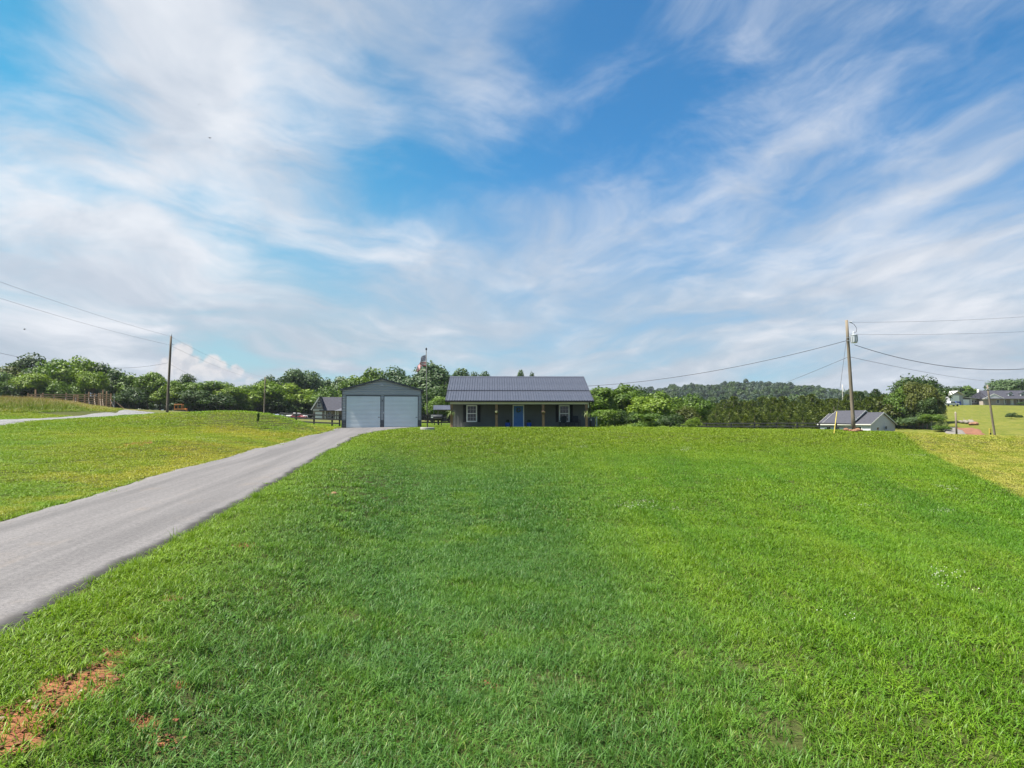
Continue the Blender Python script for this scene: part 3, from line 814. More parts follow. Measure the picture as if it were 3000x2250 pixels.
def vnoise(x, y, s, seed=0):
    x = x * s + seed * 13.7; y = y * s + seed * 7.3
    return (np.sin(x + 1.7 * np.sin(y * .7 + seed)) * np.sin(y * 1.1 + 1.3 * np.sin(x * .8)) + 0.6 * np.sin(x * 2.3 + y * 1.9 + 2 * np.sin(y * 1.3)) ) / 1.6
def scatter(name, label, x, y, pick, sxy, sz, tilt=0.12):
    n = len(x)
    z = Hz(x, y)
    e = 0.15
    gxn = (Hs(x + e, y) - Hs(x - e, y)) / (2 * e); gyn = (Hs(x, y + e) - Hs(x, y - e)) / (2 * e)
    rz = RNG.random(n) * 2 * PI
    # lean with the ground: rotation vector applied before the spin about z would be undone by it, so keep to small tilts
    rot = np.stack([gyn + (RNG.random(n) - .5) * tilt, -gxn + (RNG.random(n) - .5) * tilt, rz], -1)
    rot[:, 0], rot[:, 1] = gyn * np.cos(rz) * 0 + (RNG.random(n) - .5) * tilt, (RNG.random(n) - .5) * tilt
    me = npmesh(name, np.stack([x, y, z], -1), [], False, {'rot': ('FLOAT_VECTOR', rot), 'scl': ('FLOAT_VECTOR', np.stack([sxy, sxy, sz], -1)), 'pick': ('INT', pick)})
    o = bpy.data.objects.new(name, me); C.objects.link(o)
    md = o.modifiers.new('scatter', 'NODES'); md.node_group = gn
    return tag(o, label, 'grass', kind='stuff')
def jgrid(x0, x1, y0, y1, step):
    gx_, gy_ = np.meshgrid(np.arange(x0, x1, step), np.arange(y0, y1, step))
    gx_ = gx_.ravel() + (RNG.random(gx_.size) - .5) * step; gy_ = gy_.ravel() + (RNG.random(gy_.size) - .5) * step
    return gx_, gy_
def infrustum(x, y, m=1.5): return np.abs(x) < 0.735 * y + m
def free(x, y):
    ok = ~(drive_in(x, y, 0.10) & (RNG.random(len(x)) < 0.9)) & ~drive_in(x, y, -0.02)
    ok &= ~((gravel_d(x, y) < 2.0 + 0.3 * vnoise(x, y, 2.0)) & (y < 88))
    # house, garage, flag base footprints
    ok &= ~((x > -5.75) & (x < 7.0) & (y > 62.0 + (x - .6) * .03) & (y < 73))
    ok &= ~((x > -16.5 - (y - 64) * .12) & (x < -8.1 - (y - 64) * .12) & (y > 63.6) & (y < 74))
    ok &= (x + 6.8) ** 2 + (y - 57) ** 2 > 0.4
    return ok
def left_of_drive(x, y): return x < -10.2 - 0.065 * y
def right_field(x, y): return (x - PLX) * PLD[1] - (y - PLY) * PLD[0] > 0
def height_of(x, y):
    s = 0.80 + 0.22 * vnoise(x, y, 0.9, 1) + 0.15 * vnoise(x, y, 2.7, 2)
    s *= np.where(right_field(x, y), 0.62, 1.0) * np.where(left_of_drive(x, y), 0.72, 1.0)
    lushm = np.exp(-((x + 0.8 - 0.02 * y) / 4.2) ** 2)
    s *= 0.82 + 0.42 * lushm
    s *= 1 + 0.10 * np.sin(((x - PLX) * PLD[1] - (y - PLY) * PLD[0]) * 2 * PI / 1.25)
    return np.clip(s, 0.30, 1.7)
# near
x, y = jgrid(-18, 18, 3.4, 24, 0.135)
k = infrustum(x, y, 1.2) & free(x, y) & (RNG.random(len(x)) < sst(24, 15, y)); x, y = x[k], y[k]
cl_ = clay_np(x, y) & (RNG.random(len(x)) < 0.80)
thin = (vnoise(x, y, 1.4, 5) > 0.72) & (RNG.random(len(x)) < 0.5)
k = ~(cl_ | thin); x, y = x[k], y[k]
pick = RNG.integers(0, 5, len(x)); wd_ = RNG.random(len(x)) < (0.03 + 0.08 * (vnoise(x, y, 1.1, 9) > 0.3)); pick[wd_] = RNG.integers(5, 7, wd_.sum())
h = height_of(x, y)
scatter('near_lawn_grass', 'lush green lawn grass filling the foreground right of the driveway', x, y, pick, 0.8 + 0.5 * RNG.random(len(x)), h)
# longer clumps standing out of the near lawn
x, y = jgrid(-9, 8, 4.0, 26, 0.62)
k = infrustum(x, y, 0.5) & free(x, y) & (vnoise(x, y, 0.8, 3) + 0.8 * np.exp(-((x + 1.2) / 3.2) ** 2) > 0.55) & ~clay_np(x, y); x, y = x[k], y[k]
scatter('longer_grass_clumps', 'longer pale green grass clumps standing out of the near lawn', x, y, RNG.integers(19, 21, len(x)), 0.8 + 0.7 * RNG.random(len(x)), 0.6 + 0.5 * RNG.random(len(x)), 0.5)
x, y = jgrid(-8, 2, 3.6, 16, 0.15)
k = clay_np(x, y); x, y = x[k], y[k]
tag(scatter('clay_clods', 'crumbly reddish clods on the bare clay patches at lower left', x, y, RNG.integers(21, 24, len(x)), 0.7 + .8 * RNG.random(len(x)), 0.7 + .8 * RNG.random(len(x))), cat='clods')
# taller weeds along the ragged right edge of the drive
y = 5.5 + 30 * RNG.random(70) ** 1.4; x = np.interp(y, DR[:, 0], DR[:, 1]) + 0.14 + 0.2 * RNG.random(70)
scatter('drive_edge_weeds', 'straggling weeds along the right edge of the driveway', x, y, RNG.integers(19, 21, len(x)), 0.5 + 0.7 * RNG.random(len(x)), 0.4 + 1.0 * RNG.random(len(x)) ** 2.5, 0.5)
# middle
x, y = jgrid(-36, 36, 14, 50, 0.26)
k = infrustum(x, y) & free(x, y) & (RNG.random(len(x)) < sst(13, 23, y) * sst(51, 40, y)); x, y = x[k], y[k]
pick = RNG.integers(7, 11, len(x))
scatter('middle_lawn_grass', 'mown green grass of the middle lawn below the house', x, y, pick, 0.85 + 0.5 * RNG.random(len(x)), height_of(x, y))
# far
x, y = jgrid(-62, 62, 38, 86, 0.38)
k = infrustum(x, y) & free(x, y) & (RNG.random(len(x)) < sst(37, 48, y)); x, y = x[k], y[k]
k = ~((x < -30) & (y > 62)); x, y = x[k], y[k]
pick = RNG.integers(11, 14, len(x))
scatter('crest_lawn_grass', 'bright yellow-green grass along the crest and around the house', x, y, pick, 0.85 + 0.5 * RNG.random(len(x)), 1.15 * height_of(x, y))
# clover heads in drifts on the right and left lawns
x, y = jgrid(-24, 26, 4, 46, 0.36)
dr_ = vnoise(x, y, 0.5, 4) + 0.45 * vnoise(((x - PLX) * PLD[1] - (y - PLY) * PLD[0]) * 3.0, (x * PLD[0] + y * PLD[1]) * .25, 1.0, 6)
k = infrustum(x, y) & free(x, y) & (dr_ > 1.02) & ~right_field(x, y) & ((x > 2) | left_of_drive(x, y)); x, y = x[k], y[k]
scatter('clover_heads', 'white clover blossoms dotted in drifts through the lawn', x, y, RNG.integers(17, 19, len(x)), 1 + 0.5 * RNG.random(len(x)), 0.9 + .3 * RNG.random(len(x)))
# tall meadow on the left bank
x, y = jgrid(-78, -28, 54, 108, 0.5)
row_base = np.interp((x / y) * F + 1500, [-400, 0, 100, 250, 330, 420], [62.0, 60.5, 62.0, 68.0, 78.0, 104.0])
k = (y > row_base) & (x / y * F + 1500 < 420 + 60 * vnoise(x, y, .3)) & (x / y * F + 1500 > -200); x, y = x[k], y[k]
hm = np.clip((y - np.interp((x / y) * F + 1500, [-400, 0, 100, 250, 330, 420], [62.0, 60.5, 62.0, 68.0, 78.0, 104.0])) / 3.0, 0.35, 1.0)
hm *= np.interp(x / y * F + 1500, [90, 200, 260, 330], [1.0, 0.8, 0.42, 0.2])
scatter('tall_meadow_grass', 'tall uncut meadow grass with straw coloured tops on the left bank', x, y, RNG.integers(14, 17, len(x)), 0.9 + 0.6 * RNG.random(len(x)), hm * (0.85 + 0.4 * RNG.random(len(x))))
# ------------------------------------------------------------------ building helpers
def sash_window(parent, x0, x1, z0, z1, y, fw=0.07, grid=(3, 2), mat='white_vinyl', name='window', both=True):
    """Frame proud of the wall at local y; panes, meeting rail and muntins as sub-parts."""
    b = MB()
    b.box(x0, x0 + fw, y - .05, y + .03, z0, z1); b.box(x1 - fw, x1, y - .05, y + .03, z0, z1)
    b.box(x0 + fw, x1 - fw, y - .05, y + .03, z1 - fw, z1); b.box(x0 + fw, x1 - fw, y - .055, y + .03, z0, z0 + fw)
    fr = b.build(name, MT[mat], parent)
    zm = (z0 + z1) / 2
    MB().box(x0 + fw, x1 - fw, y - .035, y + .02, zm - .03, zm + .03).build('meeting_rail', MT[mat], fr)
    for za, zb, on in ((z0 + fw, zm - .03, both), (zm + .03, z1 - fw, True)):
        MB().box(x0 + fw, x1 - fw, y - .005, y + .01, za, zb).build('pane', MT['glass'], fr)
        if grid and on:
            for i in range(1, grid[0]):
                xx = x0 + fw + (x1 - x0 - 2 * fw) * i / grid[0]
                MB().box(xx - .008, xx + .008, y - .018, y - .004, za, zb).build('muntin', MT['muntin'], fr)
            for j in range(1, grid[1]):
                zz_ = za + (zb - za) * j / grid[1]
                MB().box(x0 + fw, x1 - fw, y - .021, y - .006, zz_ - .008, zz_ + .008).build('muntin', MT['muntin'], fr)
    return fr

# ------------------------------------------------------------------ main house
PAD = 2.60
HX, HY = 0.60, 64.5
hs = thing('house', 'charcoal sided cottage with blue door and grey metal roof on the crest', 'house', (HX, HY, PAD), R(1.6))
WL, WR, WB = -6.05, 6.05, 8.2           # wall ends and depth
WT = 3.02                               # wall plate height
b = MB()
b.box(WL, WR, 0, WB, -0.3, WT)
wall = b.build('wall', MT['wall_grey'], hs)
b = MB()
for i in range(int((WR - WL) / 0.3) + 1):
    xx = WL + 0.02 + i * 0.3
    if xx < WR: b.box(xx - .022, xx + .022, -.022, -.001, -0.05, WT - .05)
bt = b.build('batten', MT['wall_grey'], wall); bt['kind'] = 'stuff'
for sx in (WL, WR):
    MB().prismx([(0.01, WT), (WB - .01, WT), (WB / 2, WT + 1.66)], sx - .0 if sx < 0 else sx - .1, sx + .1 if sx < 0 else sx).build('gable_wall', MT['wall_grey'], hs)
# roof: deck + single corrugated sheets
RL, RR_ = -6.47, 6.47
eave_y, eave_z = -2.75, 2.36
brk_y, brk_z = 0.10, 3.32
rid_y, rid_z = WB / 2, 4.86
bk_y, bk_z = WB + .45, 3.08
deck = MB()
for (ya, za, yb, zb) in ((eave_y, eave_z, brk_y, brk_z), (brk_y, brk_z, rid_y, rid_z), (rid_y, rid_z, bk_y, bk_z)):
    deck.prismx([(ya, za), (yb, zb), (yb, zb - .07), (ya, za - .07)], RL, RR_)
roof = deck.build('roof', MT['roof_dark_trim'], hs)
def sheet_mesh(ya, za, yb, zb, wdt, ribs=4):
    prof = [(0, .012)]
    st = wdt / ribs
    for r_ in range(ribs):
        c = st * (r_ + .5)
        prof += [(c - .030, .012), (c - .016, .060), (c + .016, .060), (c + .030, .012)]
    prof.append((wdt - .006, .012))
    L = math.hypot(yb - ya, zb - za); ny_, nz_ = -(zb - za) / L, (yb - ya) / L
    top0 = [(x, ya + ny_ * h, za + nz_ * h) for x, h in prof]; top1 = [(x, yb + ny_ * h, zb + nz_ * h) for x, h in prof]
    n = len(prof)
    bot = [(0, ya, za + .001), (wdt - .006, ya, za + .001), (wdt - .006, yb, zb + .001), (0, yb, zb + .001)]
    mb = MB()
    fs = [(i, i + 1, n + i + 1, n + i) for i in range(n - 1)]
    fs += [(2*n, 0, n, 2*n+3), (2*n+1, 2*n+2, 2*n-1, n-1)]
    fs += [tuple([2*n] + list(range(n)) + [2*n+1])[::-1], tuple([2*n+3] + list(range(n, 2*n)) + [2*n+2])]
    mb.add(top0 + top1 + bot, fs)
    return mb.mesh('roof_panel')
NS = 14; sw = (RR_ - RL) / NS
for (ya, za, yb, zb) in ((eave_y, eave_z, brk_y, brk_z), (brk_y - .02, brk_z + .055, rid_y, rid_z + .01), (bk_y, bk_z, rid_y, rid_z)):
    me = sheet_mesh(ya, za, yb, zb, sw)
    for k in range(NS): obj('roof_panel', me, MT['roof_metal'], roof, (RL + k * sw, 0, 0))
b = MB(); b.prismx([(rid_y - .18, rid_z - .02), (rid_y, rid_z + .075), (rid_y + .18, rid_z - .02), (rid_y, rid_z + .05)], RL - .01, RR_ + .01); b.build('ridge_cap', MT['roof_metal'], roof)
for sx in (RL, RR_):
    b = MB()
    for (ya, za, yb, zb) in ((eave_y, eave_z, brk_y, brk_z), (brk_y, brk_z, rid_y, rid_z), (rid_y, rid_z, bk_y, bk_z)):
        b.bar((sx, ya, za - .03), (sx, yb, zb - .03), .03, .16)
    b.build('rake_trim', MT['roof_dark_trim'], roof)
# gutter + fascia + beam
gut = MB(); gut.prismx([(eave_y - .13, eave_z + .01), (eave_y - .13, eave_z - .10), (eave_y - .02, eave_z - .13), (eave_y - .02, eave_z + .01), (eave_y - .035, eave_z + .01), (eave_y - .035, eave_z - .10), (eave_y - .115, eave_z - .08), (eave_y - .115, eave_z + .01)], RL, RR_)
gutter = gut.build('gutter', MT['roof_dark_trim'], hs)
py0 = -2.42
MB().box(-6.05, 6.05, py0 - .09, py0 + .09, 2.06, 2.225).build('porch_beam', MT['white_trim'], hs, bevel=.008)
MB().box(-6.05, 6.05, eave_y + .03, py0 - .10, 2.215, 2.235).build('soffit', MT['white_trim'], hs)
MB().box(-6.06, -5.96, py0 + .1, -.03, 2.06, 2.22).build('porch_beam', MT['white_trim'], hs)
MB().box(5.96, 6.06, py0 + .1, -.03, 2.06, 2.22).build('porch_beam', MT['white_trim'], hs)
b = MB(); b.tube([(6.10, eave_y - .06, eave_z - .10), (6.10, py0 - .14, 2.05), (6.16, py0 - .02, 1.92), (6.17, py0 - .02, .05)], .045, 8); b.build('downspout', MT['roof_dark_trim'], gutter, smooth=True)
b = MB(); b.tube([(5.98, py0 - .12, 2.15), (6.02, py0 - .12, 2.0), (6.0, py0 - .12, 1.75)], .035, 6); b.build('beam_bracket', MT['white_trim'], hs)
for xx in (-5.93, -2.02, 2.06, 5.85):
    MB().box(xx - .11, xx + .11, py0 - .10, py0 + .10, -.2, 2.06).build('porch_post', MT['post_wood'], hs, bevel=.012)
MB().box(-6.2, 6.2, -2.75, -.03, -.25, .04).build('porch_slab', MT['concrete'], hs)
# door
dxa, dxb = -.54, .50
b = MB(); b.box(dxa, dxa + .09, -.07, .0, .05, 2.06); b.box(dxb - .09, dxb, -.07, .0, .05, 2.06); b.box(dxa + .09, dxb - .09, -.072, .0, 1.97, 2.06)
df = b.build('door_frame', MT['white_bright'], hs)
b = MB(); b.box(dxa + .092, dxb - .092, -.045, -.004, .06, 1.965)
door = b.build('door', MT['door_blue'], hs)
for za, zb in ((.25, .95), (1.1, 1.85)):
    for xa, xb in ((dxa + .18, -.06), (.02, dxb - .18)):
        MB().box(xa, xb, -.056, -.046, za, zb).build('raised_panel', MT['door_blue'], door, bevel=.006)
b = MB(); b.lathe([(.012, 0), (.012, -.05), (.03, -.055), (.03, -.085), (.012, -.09)], 12, (dxa + .16, -.046, 1.0), 'y'); b.build('handle', MT['iron'], door, smooth=True)
for sx, x0, x1 in ((-1, -4.72, -3.76), (1, 3.66, 4.62)):
    sash_window(hs, x0, x1, .52, 2.04, -.025, .10, (3, 2), 'white_bright')
    for xa, xb in ((x0 - .30, x0 - .02), (x1 + .02, x1 + .30)):
        sh = MB().box(xa, xb, -.055, -.024, .50, 2.06).build('shutter', MT['shutter'], hs)
        lo = MB()
        for q in range(14):
            z = .58 + q * .105; lo.add([(xa+.04,-.056,z),(xb-.04,-.056,z),(xb-.04,-.072,z+.02),(xa+.04,-.072,z+.02),(xa+.04,-.056,z+.085),(xb-.04,-.056,z+.085)], [(0,1,2,3),(3,2,5,4),(0,3,4),(1,5,2)])
        lv = lo.build('louvre', MT['shutter'], sh); lv['kind'] = 'stuff'
def on_house(x, y, z=0.0):
    v_ = Matrix.Rotation(R(1.6), 3, 'Z') @ Vector((x, y, z)); return (HX + v_.x, HY + v_.y, PAD + z)

# leaf cards helper for pot plants, ferns, wreath
def sprig_mesh(name, n, rad, size, seed, center=(0, 0, 0), flat=1.0, ring=0.0):
    g_ = np.random.default_rng(seed)
    d = g_.normal(size=(n, 3)); d /= np.linalg.norm(d, axis=1)[:, None]
    c = d * rad * (0.55 + .45 * g_.random(n))[:, None]; c[:, 2] *= flat
    if ring:
        a = g_.random(n) * 2 * PI
        c = np.stack([np.cos(a) * ring, np.zeros(n), np.sin(a) * ring], -1) + c
    c += np.array(center)
    t = g_.normal(size=(n, 3)); t /= np.linalg.norm(t, axis=1)[:, None]
    s = np.cross(d, t); s /= np.linalg.norm(s, axis=1)[:, None] + 1e-9
    t = np.cross(s, d)
    e1 = t * size * (.7 + .6 * g_.random(n))[:, None]; e2 = s * size * .45
    V = np.stack([c - e1, c - e2, c + e1, c + e2], 1).reshape(-1, 3)
    return npmesh(name, V, [np.arange(n)[:, None] * 4 + np.arange(4)[None]], False, {'tint': ('FLOAT', np.repeat(g_.random(n), 4))})
def frond_mesh(name, n, L, seed):
    g_ = random.Random(seed); mb = MB(); tint = []
    for i in range(n):
        a = 2 * PI * i / n + g_.random() * .5; up = .15 + .55 * g_.random(); le = L * (.7 + .5 * g_.random())
        d = Vector((math.cos(a), math.sin(a), 0)); s = Vector((-d.y, d.x, 0))
        prev = None
        for k in range(6):
            t = k / 5
            c = d * le * t * .8 + Vector((0, 0, le * (up * t * 2.2 - 1.35 * t * t)))
            w = .055 * (1 - t) * (.4 + t * 2.2) + .004
            cur = (c - s * w + Vector((0, 0, -w * .3)), c + s * w + Vector((0, 0, -w * .3)))
            if prev: mb.add([prev[0], prev[1], cur[1], cur[0]], [(0, 1, 2, 3)])
            prev = cur
    me = mb.mesh(name)
    a = me.attributes.new('tint', 'FLOAT', 'POINT'); a.data.foreach_set('value', np.random.default_rng(seed).random(len(me.vertices)).astype(np.float32))
    return me
def hanging(name, label, x, plant, cat='plant'):
    t = thing(name, label, cat, on_house(x, py0 - .24, 1.30), 0, 'hanging baskets on the porch posts')
    b = MB(); b.lathe([(.02, -.14), (.10, -.12), (.145, -.03), (.15, 0), (.13, 0), (.05, -.06)], 14); b.build('basket', MT['basket'], t, smooth=True)
    for k in range(3):
        a = k * 2.09; MB().tube([(.14 * math.cos(a), .14 * math.sin(a), 0), (0, 0, .42)], .006, 5).build('chain', MT['iron'], t)
    MB().tube([(0, 0, .41), (0, .02, .46), (0, .14, .46)], .008, 5).build('hook', MT['iron'], t)
    if plant == 'fern':
        obj('fronds', frond_mesh('fronds', 34, .55, 3 if x < 0 else 5), LEAF['pale'], t)
    else:
        obj('foliage', sprig_mesh('foliage', 120, .19, .05, 4 if x < 0 else 6, (0, 0, .04), .7), LEAF['mid'], t)
        obj('blossom', sprig_mesh('blossom', 90, .2, .045, 8 if x < 0 else 9, (0, 0, .07), .7), MT['flower_y' if plant == 'cream' else 'flower'], t)
    return t
hanging('hanging_fern', 'big arching fern in a basket on the leftmost porch post', -5.93, 'fern')
hanging('hanging_flower_basket', 'cream flowering basket hanging on the porch post left of the blue door', -2.02, 'cream')
hanging('hanging_flower_basket', 'peach flowering basket hanging on the porch post right of the blue door', 2.06, 'peach')
hanging('hanging_fern', 'fern basket hanging on the rightmost porch post by the downspout', 5.80, 'fern')
for xx, side_ in ((-1.0, 'left'), (.92, 'right')):
    t = thing('planter', 'glossy blue pot with a dark shrub, %s of the blue front door' % side_, 'planter', on_house(xx, -.42, .04), 0, 'blue pots by the front door')
    b = MB(); b.lathe([(.12, 0), (.19, .08), (.235, .25), (.22, .38), (.235, .41), (.20, .41), (.16, .30), (.02, .30)], 18); b.build('pot', MT['pot_blue'], t, smooth=True)
    obj('shrub', sprig_mesh('shrub', 170, .2, .055, 21 if xx < 0 else 22, (0, 0, .52)), LEAF['dark'], t)
t = thing('wreath', 'leafy wreath hanging high on the blue front door', 'wreath', on_house(-.02, -.10, 1.58), R(1.6))
obj('leaf_ring', sprig_mesh('leaf_ring', 170, .05, .04, 31, ring=.16), LEAF['mid'], t)
obj('blossom', sprig_mesh('wreath_blossom', 26, .05, .026, 32, center=(0, -.03, 0), ring=.16), MT['flower'], t)
def porch_chair(label, x, rz):
    t = thing('patio_chair', label, 'chair', on_house(x, -.85, .04), R(rz), 'black porch chairs')
    MB().box(-.27, .27, -.27, .25, .40, .435).build('seat', MT['iron'], t, bevel=.01)
    bk = MB().bar((0, .26, .43), (0, .38, 1.02), .54, .025, (0, 1, 0)).build('backrest', MT['iron'], t)
    for s in (-1, 1):
        MB().bar((s * .26, -.25, 0), (s * .26, -.25, .62), .035, .035).build('leg', MT['iron'], t)
        MB().bar((s * .26, .28, 0), (s * .26, .25, .42), .035, .035).build('leg', MT['iron'], t)
        MB().box(s * .26 - .035, s * .26 + .035, -.28, .30, .62, .65).build('armrest', MT['iron'], t)
    return t
porch_chair('black patio chair in front of the right porch window', 3.95, -15)
porch_chair('black patio chair beside the rightmost porch post', 5.15, 12)
t = thing('side_table', 'small black iron table between the two porch chairs', 'table', on_house(4.55, -.75, .04))
b = MB(); b.lathe([(.24, .44), (.25, .455), (.24, .47)], 16); b.build('tabletop', MT['iron'], t)
for k in range(3): MB().bar((.2 * math.cos(k*2.1), .2 * math.sin(k*2.1), 0), (.06 * math.cos(k*2.1), .06 * math.sin(k*2.1), .44), .02, .02).build('leg', MT['iron'], t)
# hvac unit with its screen right of the house
t = thing('air_conditioner', 'dark air conditioning unit standing right of the house', 'air conditioner', on_house(6.62, .4, 0), R(1.6))
MB().box(-.38, .38, -.38, .38, -.1, .06).build('pad', MT['concrete'], t)
MB().box(-.36, .36, -.36, .36, .06, .92).build('cabinet', MT['garage_low'], t, bevel=.02)
MB().lathe([(.30, .925), (.30, .95), (.27, .95), (.27, .93)], 20).build('fan_guard', MT['iron'], t)
lv = MB()
for q in range(11): lv.box(-.33, .33, -.375, -.362, .12 + q * .07, .15 + q * .07)
lv.build('louvre', MT['iron'], t)['kind'] = 'stuff'
t = thing('corner_post', 'pale grey post standing right of the air conditioner', 'post', on_house(7.12, .2, 0))
MB().box(-.04, .04, -.04, .04, -.2, .98).build('post', MT['galv'], t); MB().box(-.05, .05, -.05, .05, .98, 1.01).build('cap', MT['galv'], t)
t = thing('electric_meter', 'small pale meter box on a dark post at the right end of the house', 'meter', on_house(6.35, -1.4, 0))
MB().box(-.05, .05, -.05, .05, -.2, .62).build('post', MT['iron'], t); MB().box(-.10, .10, -.06, .06, .62, .80).build('box', MT['galv'], t, bevel=.01); MB().lathe([(.06, -.06), (.06, -.09), (.03, -.10)], 12, (0, 0, .71), 'y').build('dial', MT['white_vinyl'], t)

# ------------------------------------------------------------------ metal garage
GY = R(7.0)
gp0 = at(1000, 1254, 64.0); gp1 = at(1230, 1254, 64.9)
gl = thing('metal_garage', 'grey metal two-door garage left of the house at the end of the driveway', 'garage', (gp0.x, gp0.y, PAD), GY)
GW, GD, GE, GA = 7.13, 9.0, 3.42, 4.42
DW, DH = 3.02, 2.84
D1, D2 = .41, 3.78         # left edge of each door
core = MB(); core.prism([(.02, 0), (GW - .02, 0), (GW - .02, GE - .03), (GW / 2, GA - .03), (.02, GE - .03)], .12, GD); core.build('shell', MT['garage_steel'], gl)
def zroof(x): return GE + (GA - GE) * (1 - abs(x - GW / 2) / (GW / 2))
pitch_ = .232
ncr = int(GA / pitch_) + 1
def course(xa, xb, z0, z1, mat):
    m = MB()
    # clipped to the gable; a slight rib along the upper edge
    xs = [xa, xb]
    if xa < GW / 2 < xb and z1 > GE: xs = [xa, GW / 2, xb]
    if z0 > GE:
        half = (GA - z0) / (GA - GE) * GW / 2
        xa, xb = max(xa, GW / 2 - half), min(xb, GW / 2 + half)
        if xb - xa < .05: return
        xs = [xa, GW / 2, xb]
    for i in range(len(xs) - 1):
        a, c = xs[i], xs[i+1]
        za, zc = min(z1, zroof(a)), min(z1, zroof(c))
        za, zc = max(za, z0 + .002), max(zc, z0 + .002)
        prof = ((.10, 0), (.085, .12), (.085, .62), (.020, .70), (.020, .88), (.085, .99))
        vs = []
        for y_, t_ in prof: vs += [(a, y_, z0 + t_ * (za - z0)), (c, y_, z0 + t_ * (zc - z0))]
        vs += [(a, .118, za), (c, .118, zc), (a, .118, z0), (c, .118, z0)]
        n_ = len(prof)
        fs = [(2*k, 2*k+1, 2*k+3, 2*k+2) for k in range(n_ + 1)] + [tuple([2*k for k in range(n_ + 2)]), tuple([2*k+1 for k in range(n_ + 2)])]
        m.add(vs, fs)
    m.build('siding_panel', MT[mat], gl)
for k in range(ncr):
    z0, z1 = k * pitch_, (k + 1) * pitch_ - .004
    mt_ = 'garage_low' if z1 < .80 else 'garage_steel'
    if z1 <= DH + .12:
        for xa, xb in ((.05, D1 - .05), (D1 + DW + .05, D2 - .05), (D2 + DW + .05, GW - .05)): course(xa, xb, z0, z1, mt_)
    else:
        course(.05, GW - .05, max(z0, DH + .08), z1, mt_)
for xa in (D1, D2):
    b = MB(); b.box(xa - .05, xa, .03, .12, 0, DH + .07); b.box(xa + DW, xa + DW + .05, .03, .12, 0, DH + .07); b.box(xa, xa + DW, .032, .12, DH, DH + .07)
    b.build('door_trim', MT['garage_trim'], gl)
    c = MB(); n = 24; vs = []
    ring = [(f_, y_) for q_ in range(n) for f_, y_ in ((q_, .112), (q_ + .16, .050), (q_ + .5, .044), (q_ + .86, .050))] + [(n, .112)]
    for t_, y_ in ring: vs += [(xa + .002, y_, t_ * DH / n), (xa + DW - .002, y_, t_ * DH / n)]
    c.add(vs, [(2*k, 2*k+1, 2*k+3, 2*k+2) for k in range(len(ring) - 1)])
    dr = c.build('rollup_door', MT['rollup'], gl)
    MB().box(xa + .002, xa + DW - .002, .06, .1, .0, .05).build('bottom_bar', MT['garage_trim'], dr)
    MB().box(xa + DW - .2, xa + DW - .05, .04, .075, .92, .97).build('latch', MT['iron'], dr)
for xa in (0, GW - .05): MB().box(xa, xa + .05, .02, .12, 0, GE - .01).build('corner_trim', MT['garage_trim'], gl)
rf = MB()
for s in (-1, 1):
    xe = GW / 2 + s * (GW / 2 + .14); ze = GE - .14 * (GA - GE) / (GW / 2)
    vs = [(xe, -.1, ze + .02), (GW / 2, -.1, GA + .02), (GW / 2, GD + .1, GA + .02), (xe, GD + .1, ze + .02)]
    rf.add(vs + [(a, b_, c_ + .045) for a, b_, c_ in vs], [(0,1,2,3),(4,5,6,7),(0,1,5,4),(1,2,6,5),(2,3,7,6),(3,0,4,7)])
roof_g = rf.build('roof', MT['garage_trim'], gl)
for s in (-1, 1):
    xe = GW / 2 + s * (GW / 2 + .15); ze = GE - .15 * (GA - GE) / (GW / 2)
    MB().bar((xe, -.115, ze - .0), (GW / 2, -.115, GA + .0), .02, .15).build('rake_trim', MT['garage_trim'], roof_g)
lm_ = MB(); lm_.lathe([(.05, 0), (.05, -.05)], 10, (GW / 2, .05, GA - .52), 'y'); lm_.bar((GW / 2, .0, GA - .52), (GW / 2 - .0, -.14, GA - .50), .03, .03)
lamp = lm_.build('floodlight', MT['galv'], gl)
for s in (-1, 1): MB().lathe([(.03, 0), (.06, -.10), (.06, -.12), (.02, -.12)], 10, (GW / 2 + s * .07, -.06, GA - .57), 'y').build('lamp_head', MT['galv'], lamp)
MB().lathe([(.045, 0), (.05, -.05), (.02, -.08)], 10, (D1 + DW + .17, .04, DH - .4), 'y').build('door_sensor', MT['iron'], gl)
MB().box(D1 + DW + .26, D1 + DW + .33, .01, .05, 1.28, 1.42).build('keypad', MT['white_vinyl'], gl)

# ------------------------------------------------------------------ flagpole
fb = at(1252, 1262, 57); fz = H1(fb.x, fb.y)
t = thing('flagpole', 'tall black flagpole rising from a round concrete ring between garage and house', 'flagpole', (fb.x, fb.y, fz))
MB().lathe([(.57, -.2), (.57, .19), (.55, .21), (.44, .21), (.42, .17), (.05, .17)], 28).build('concrete_ring', MT['concrete'], t, smooth=False)
MB().tube([(-.0, 0, .1), (-.07, 0, 3.2), (-.13, 0, 6.36)], [.05, .042, .03], 10).build('pole', MT['iron'], t, smooth=True)
MB().lathe([(.01, 6.36), (.05, 6.42), (.075, 6.5), (.05, 6.58), (.01, 6.61)], 12, (-.13, 0, 0)).build('finial', MT['iron'], t, smooth=True)
MB().tube([(-.03, -.05, 1.2), (-.12, -.045, 6.2)], .006, 4).build('halyard', MT['white_trim'], t)
fm_, N, out = new_mat('flag_cloth')
uvn = N.n('ShaderNodeUVMap'); uvn.uv_map = 'UVMap'
fu, fv, _ = N.sep(uvn.outputs[0])
st = N.m('GREATER_THAN', N.m('MODULO', N.m('MULTIPLY', fv, 13.0), 2.0), 1.0)
cf = N.mix(st, (0.36, 0.006, 0.016), (0.60, 0.59, 0.58))
can = N.m('MULTIPLY', N.m('LESS_THAN', fu, 0.40), N.m('LESS_THAN', fv, 7 / 13))
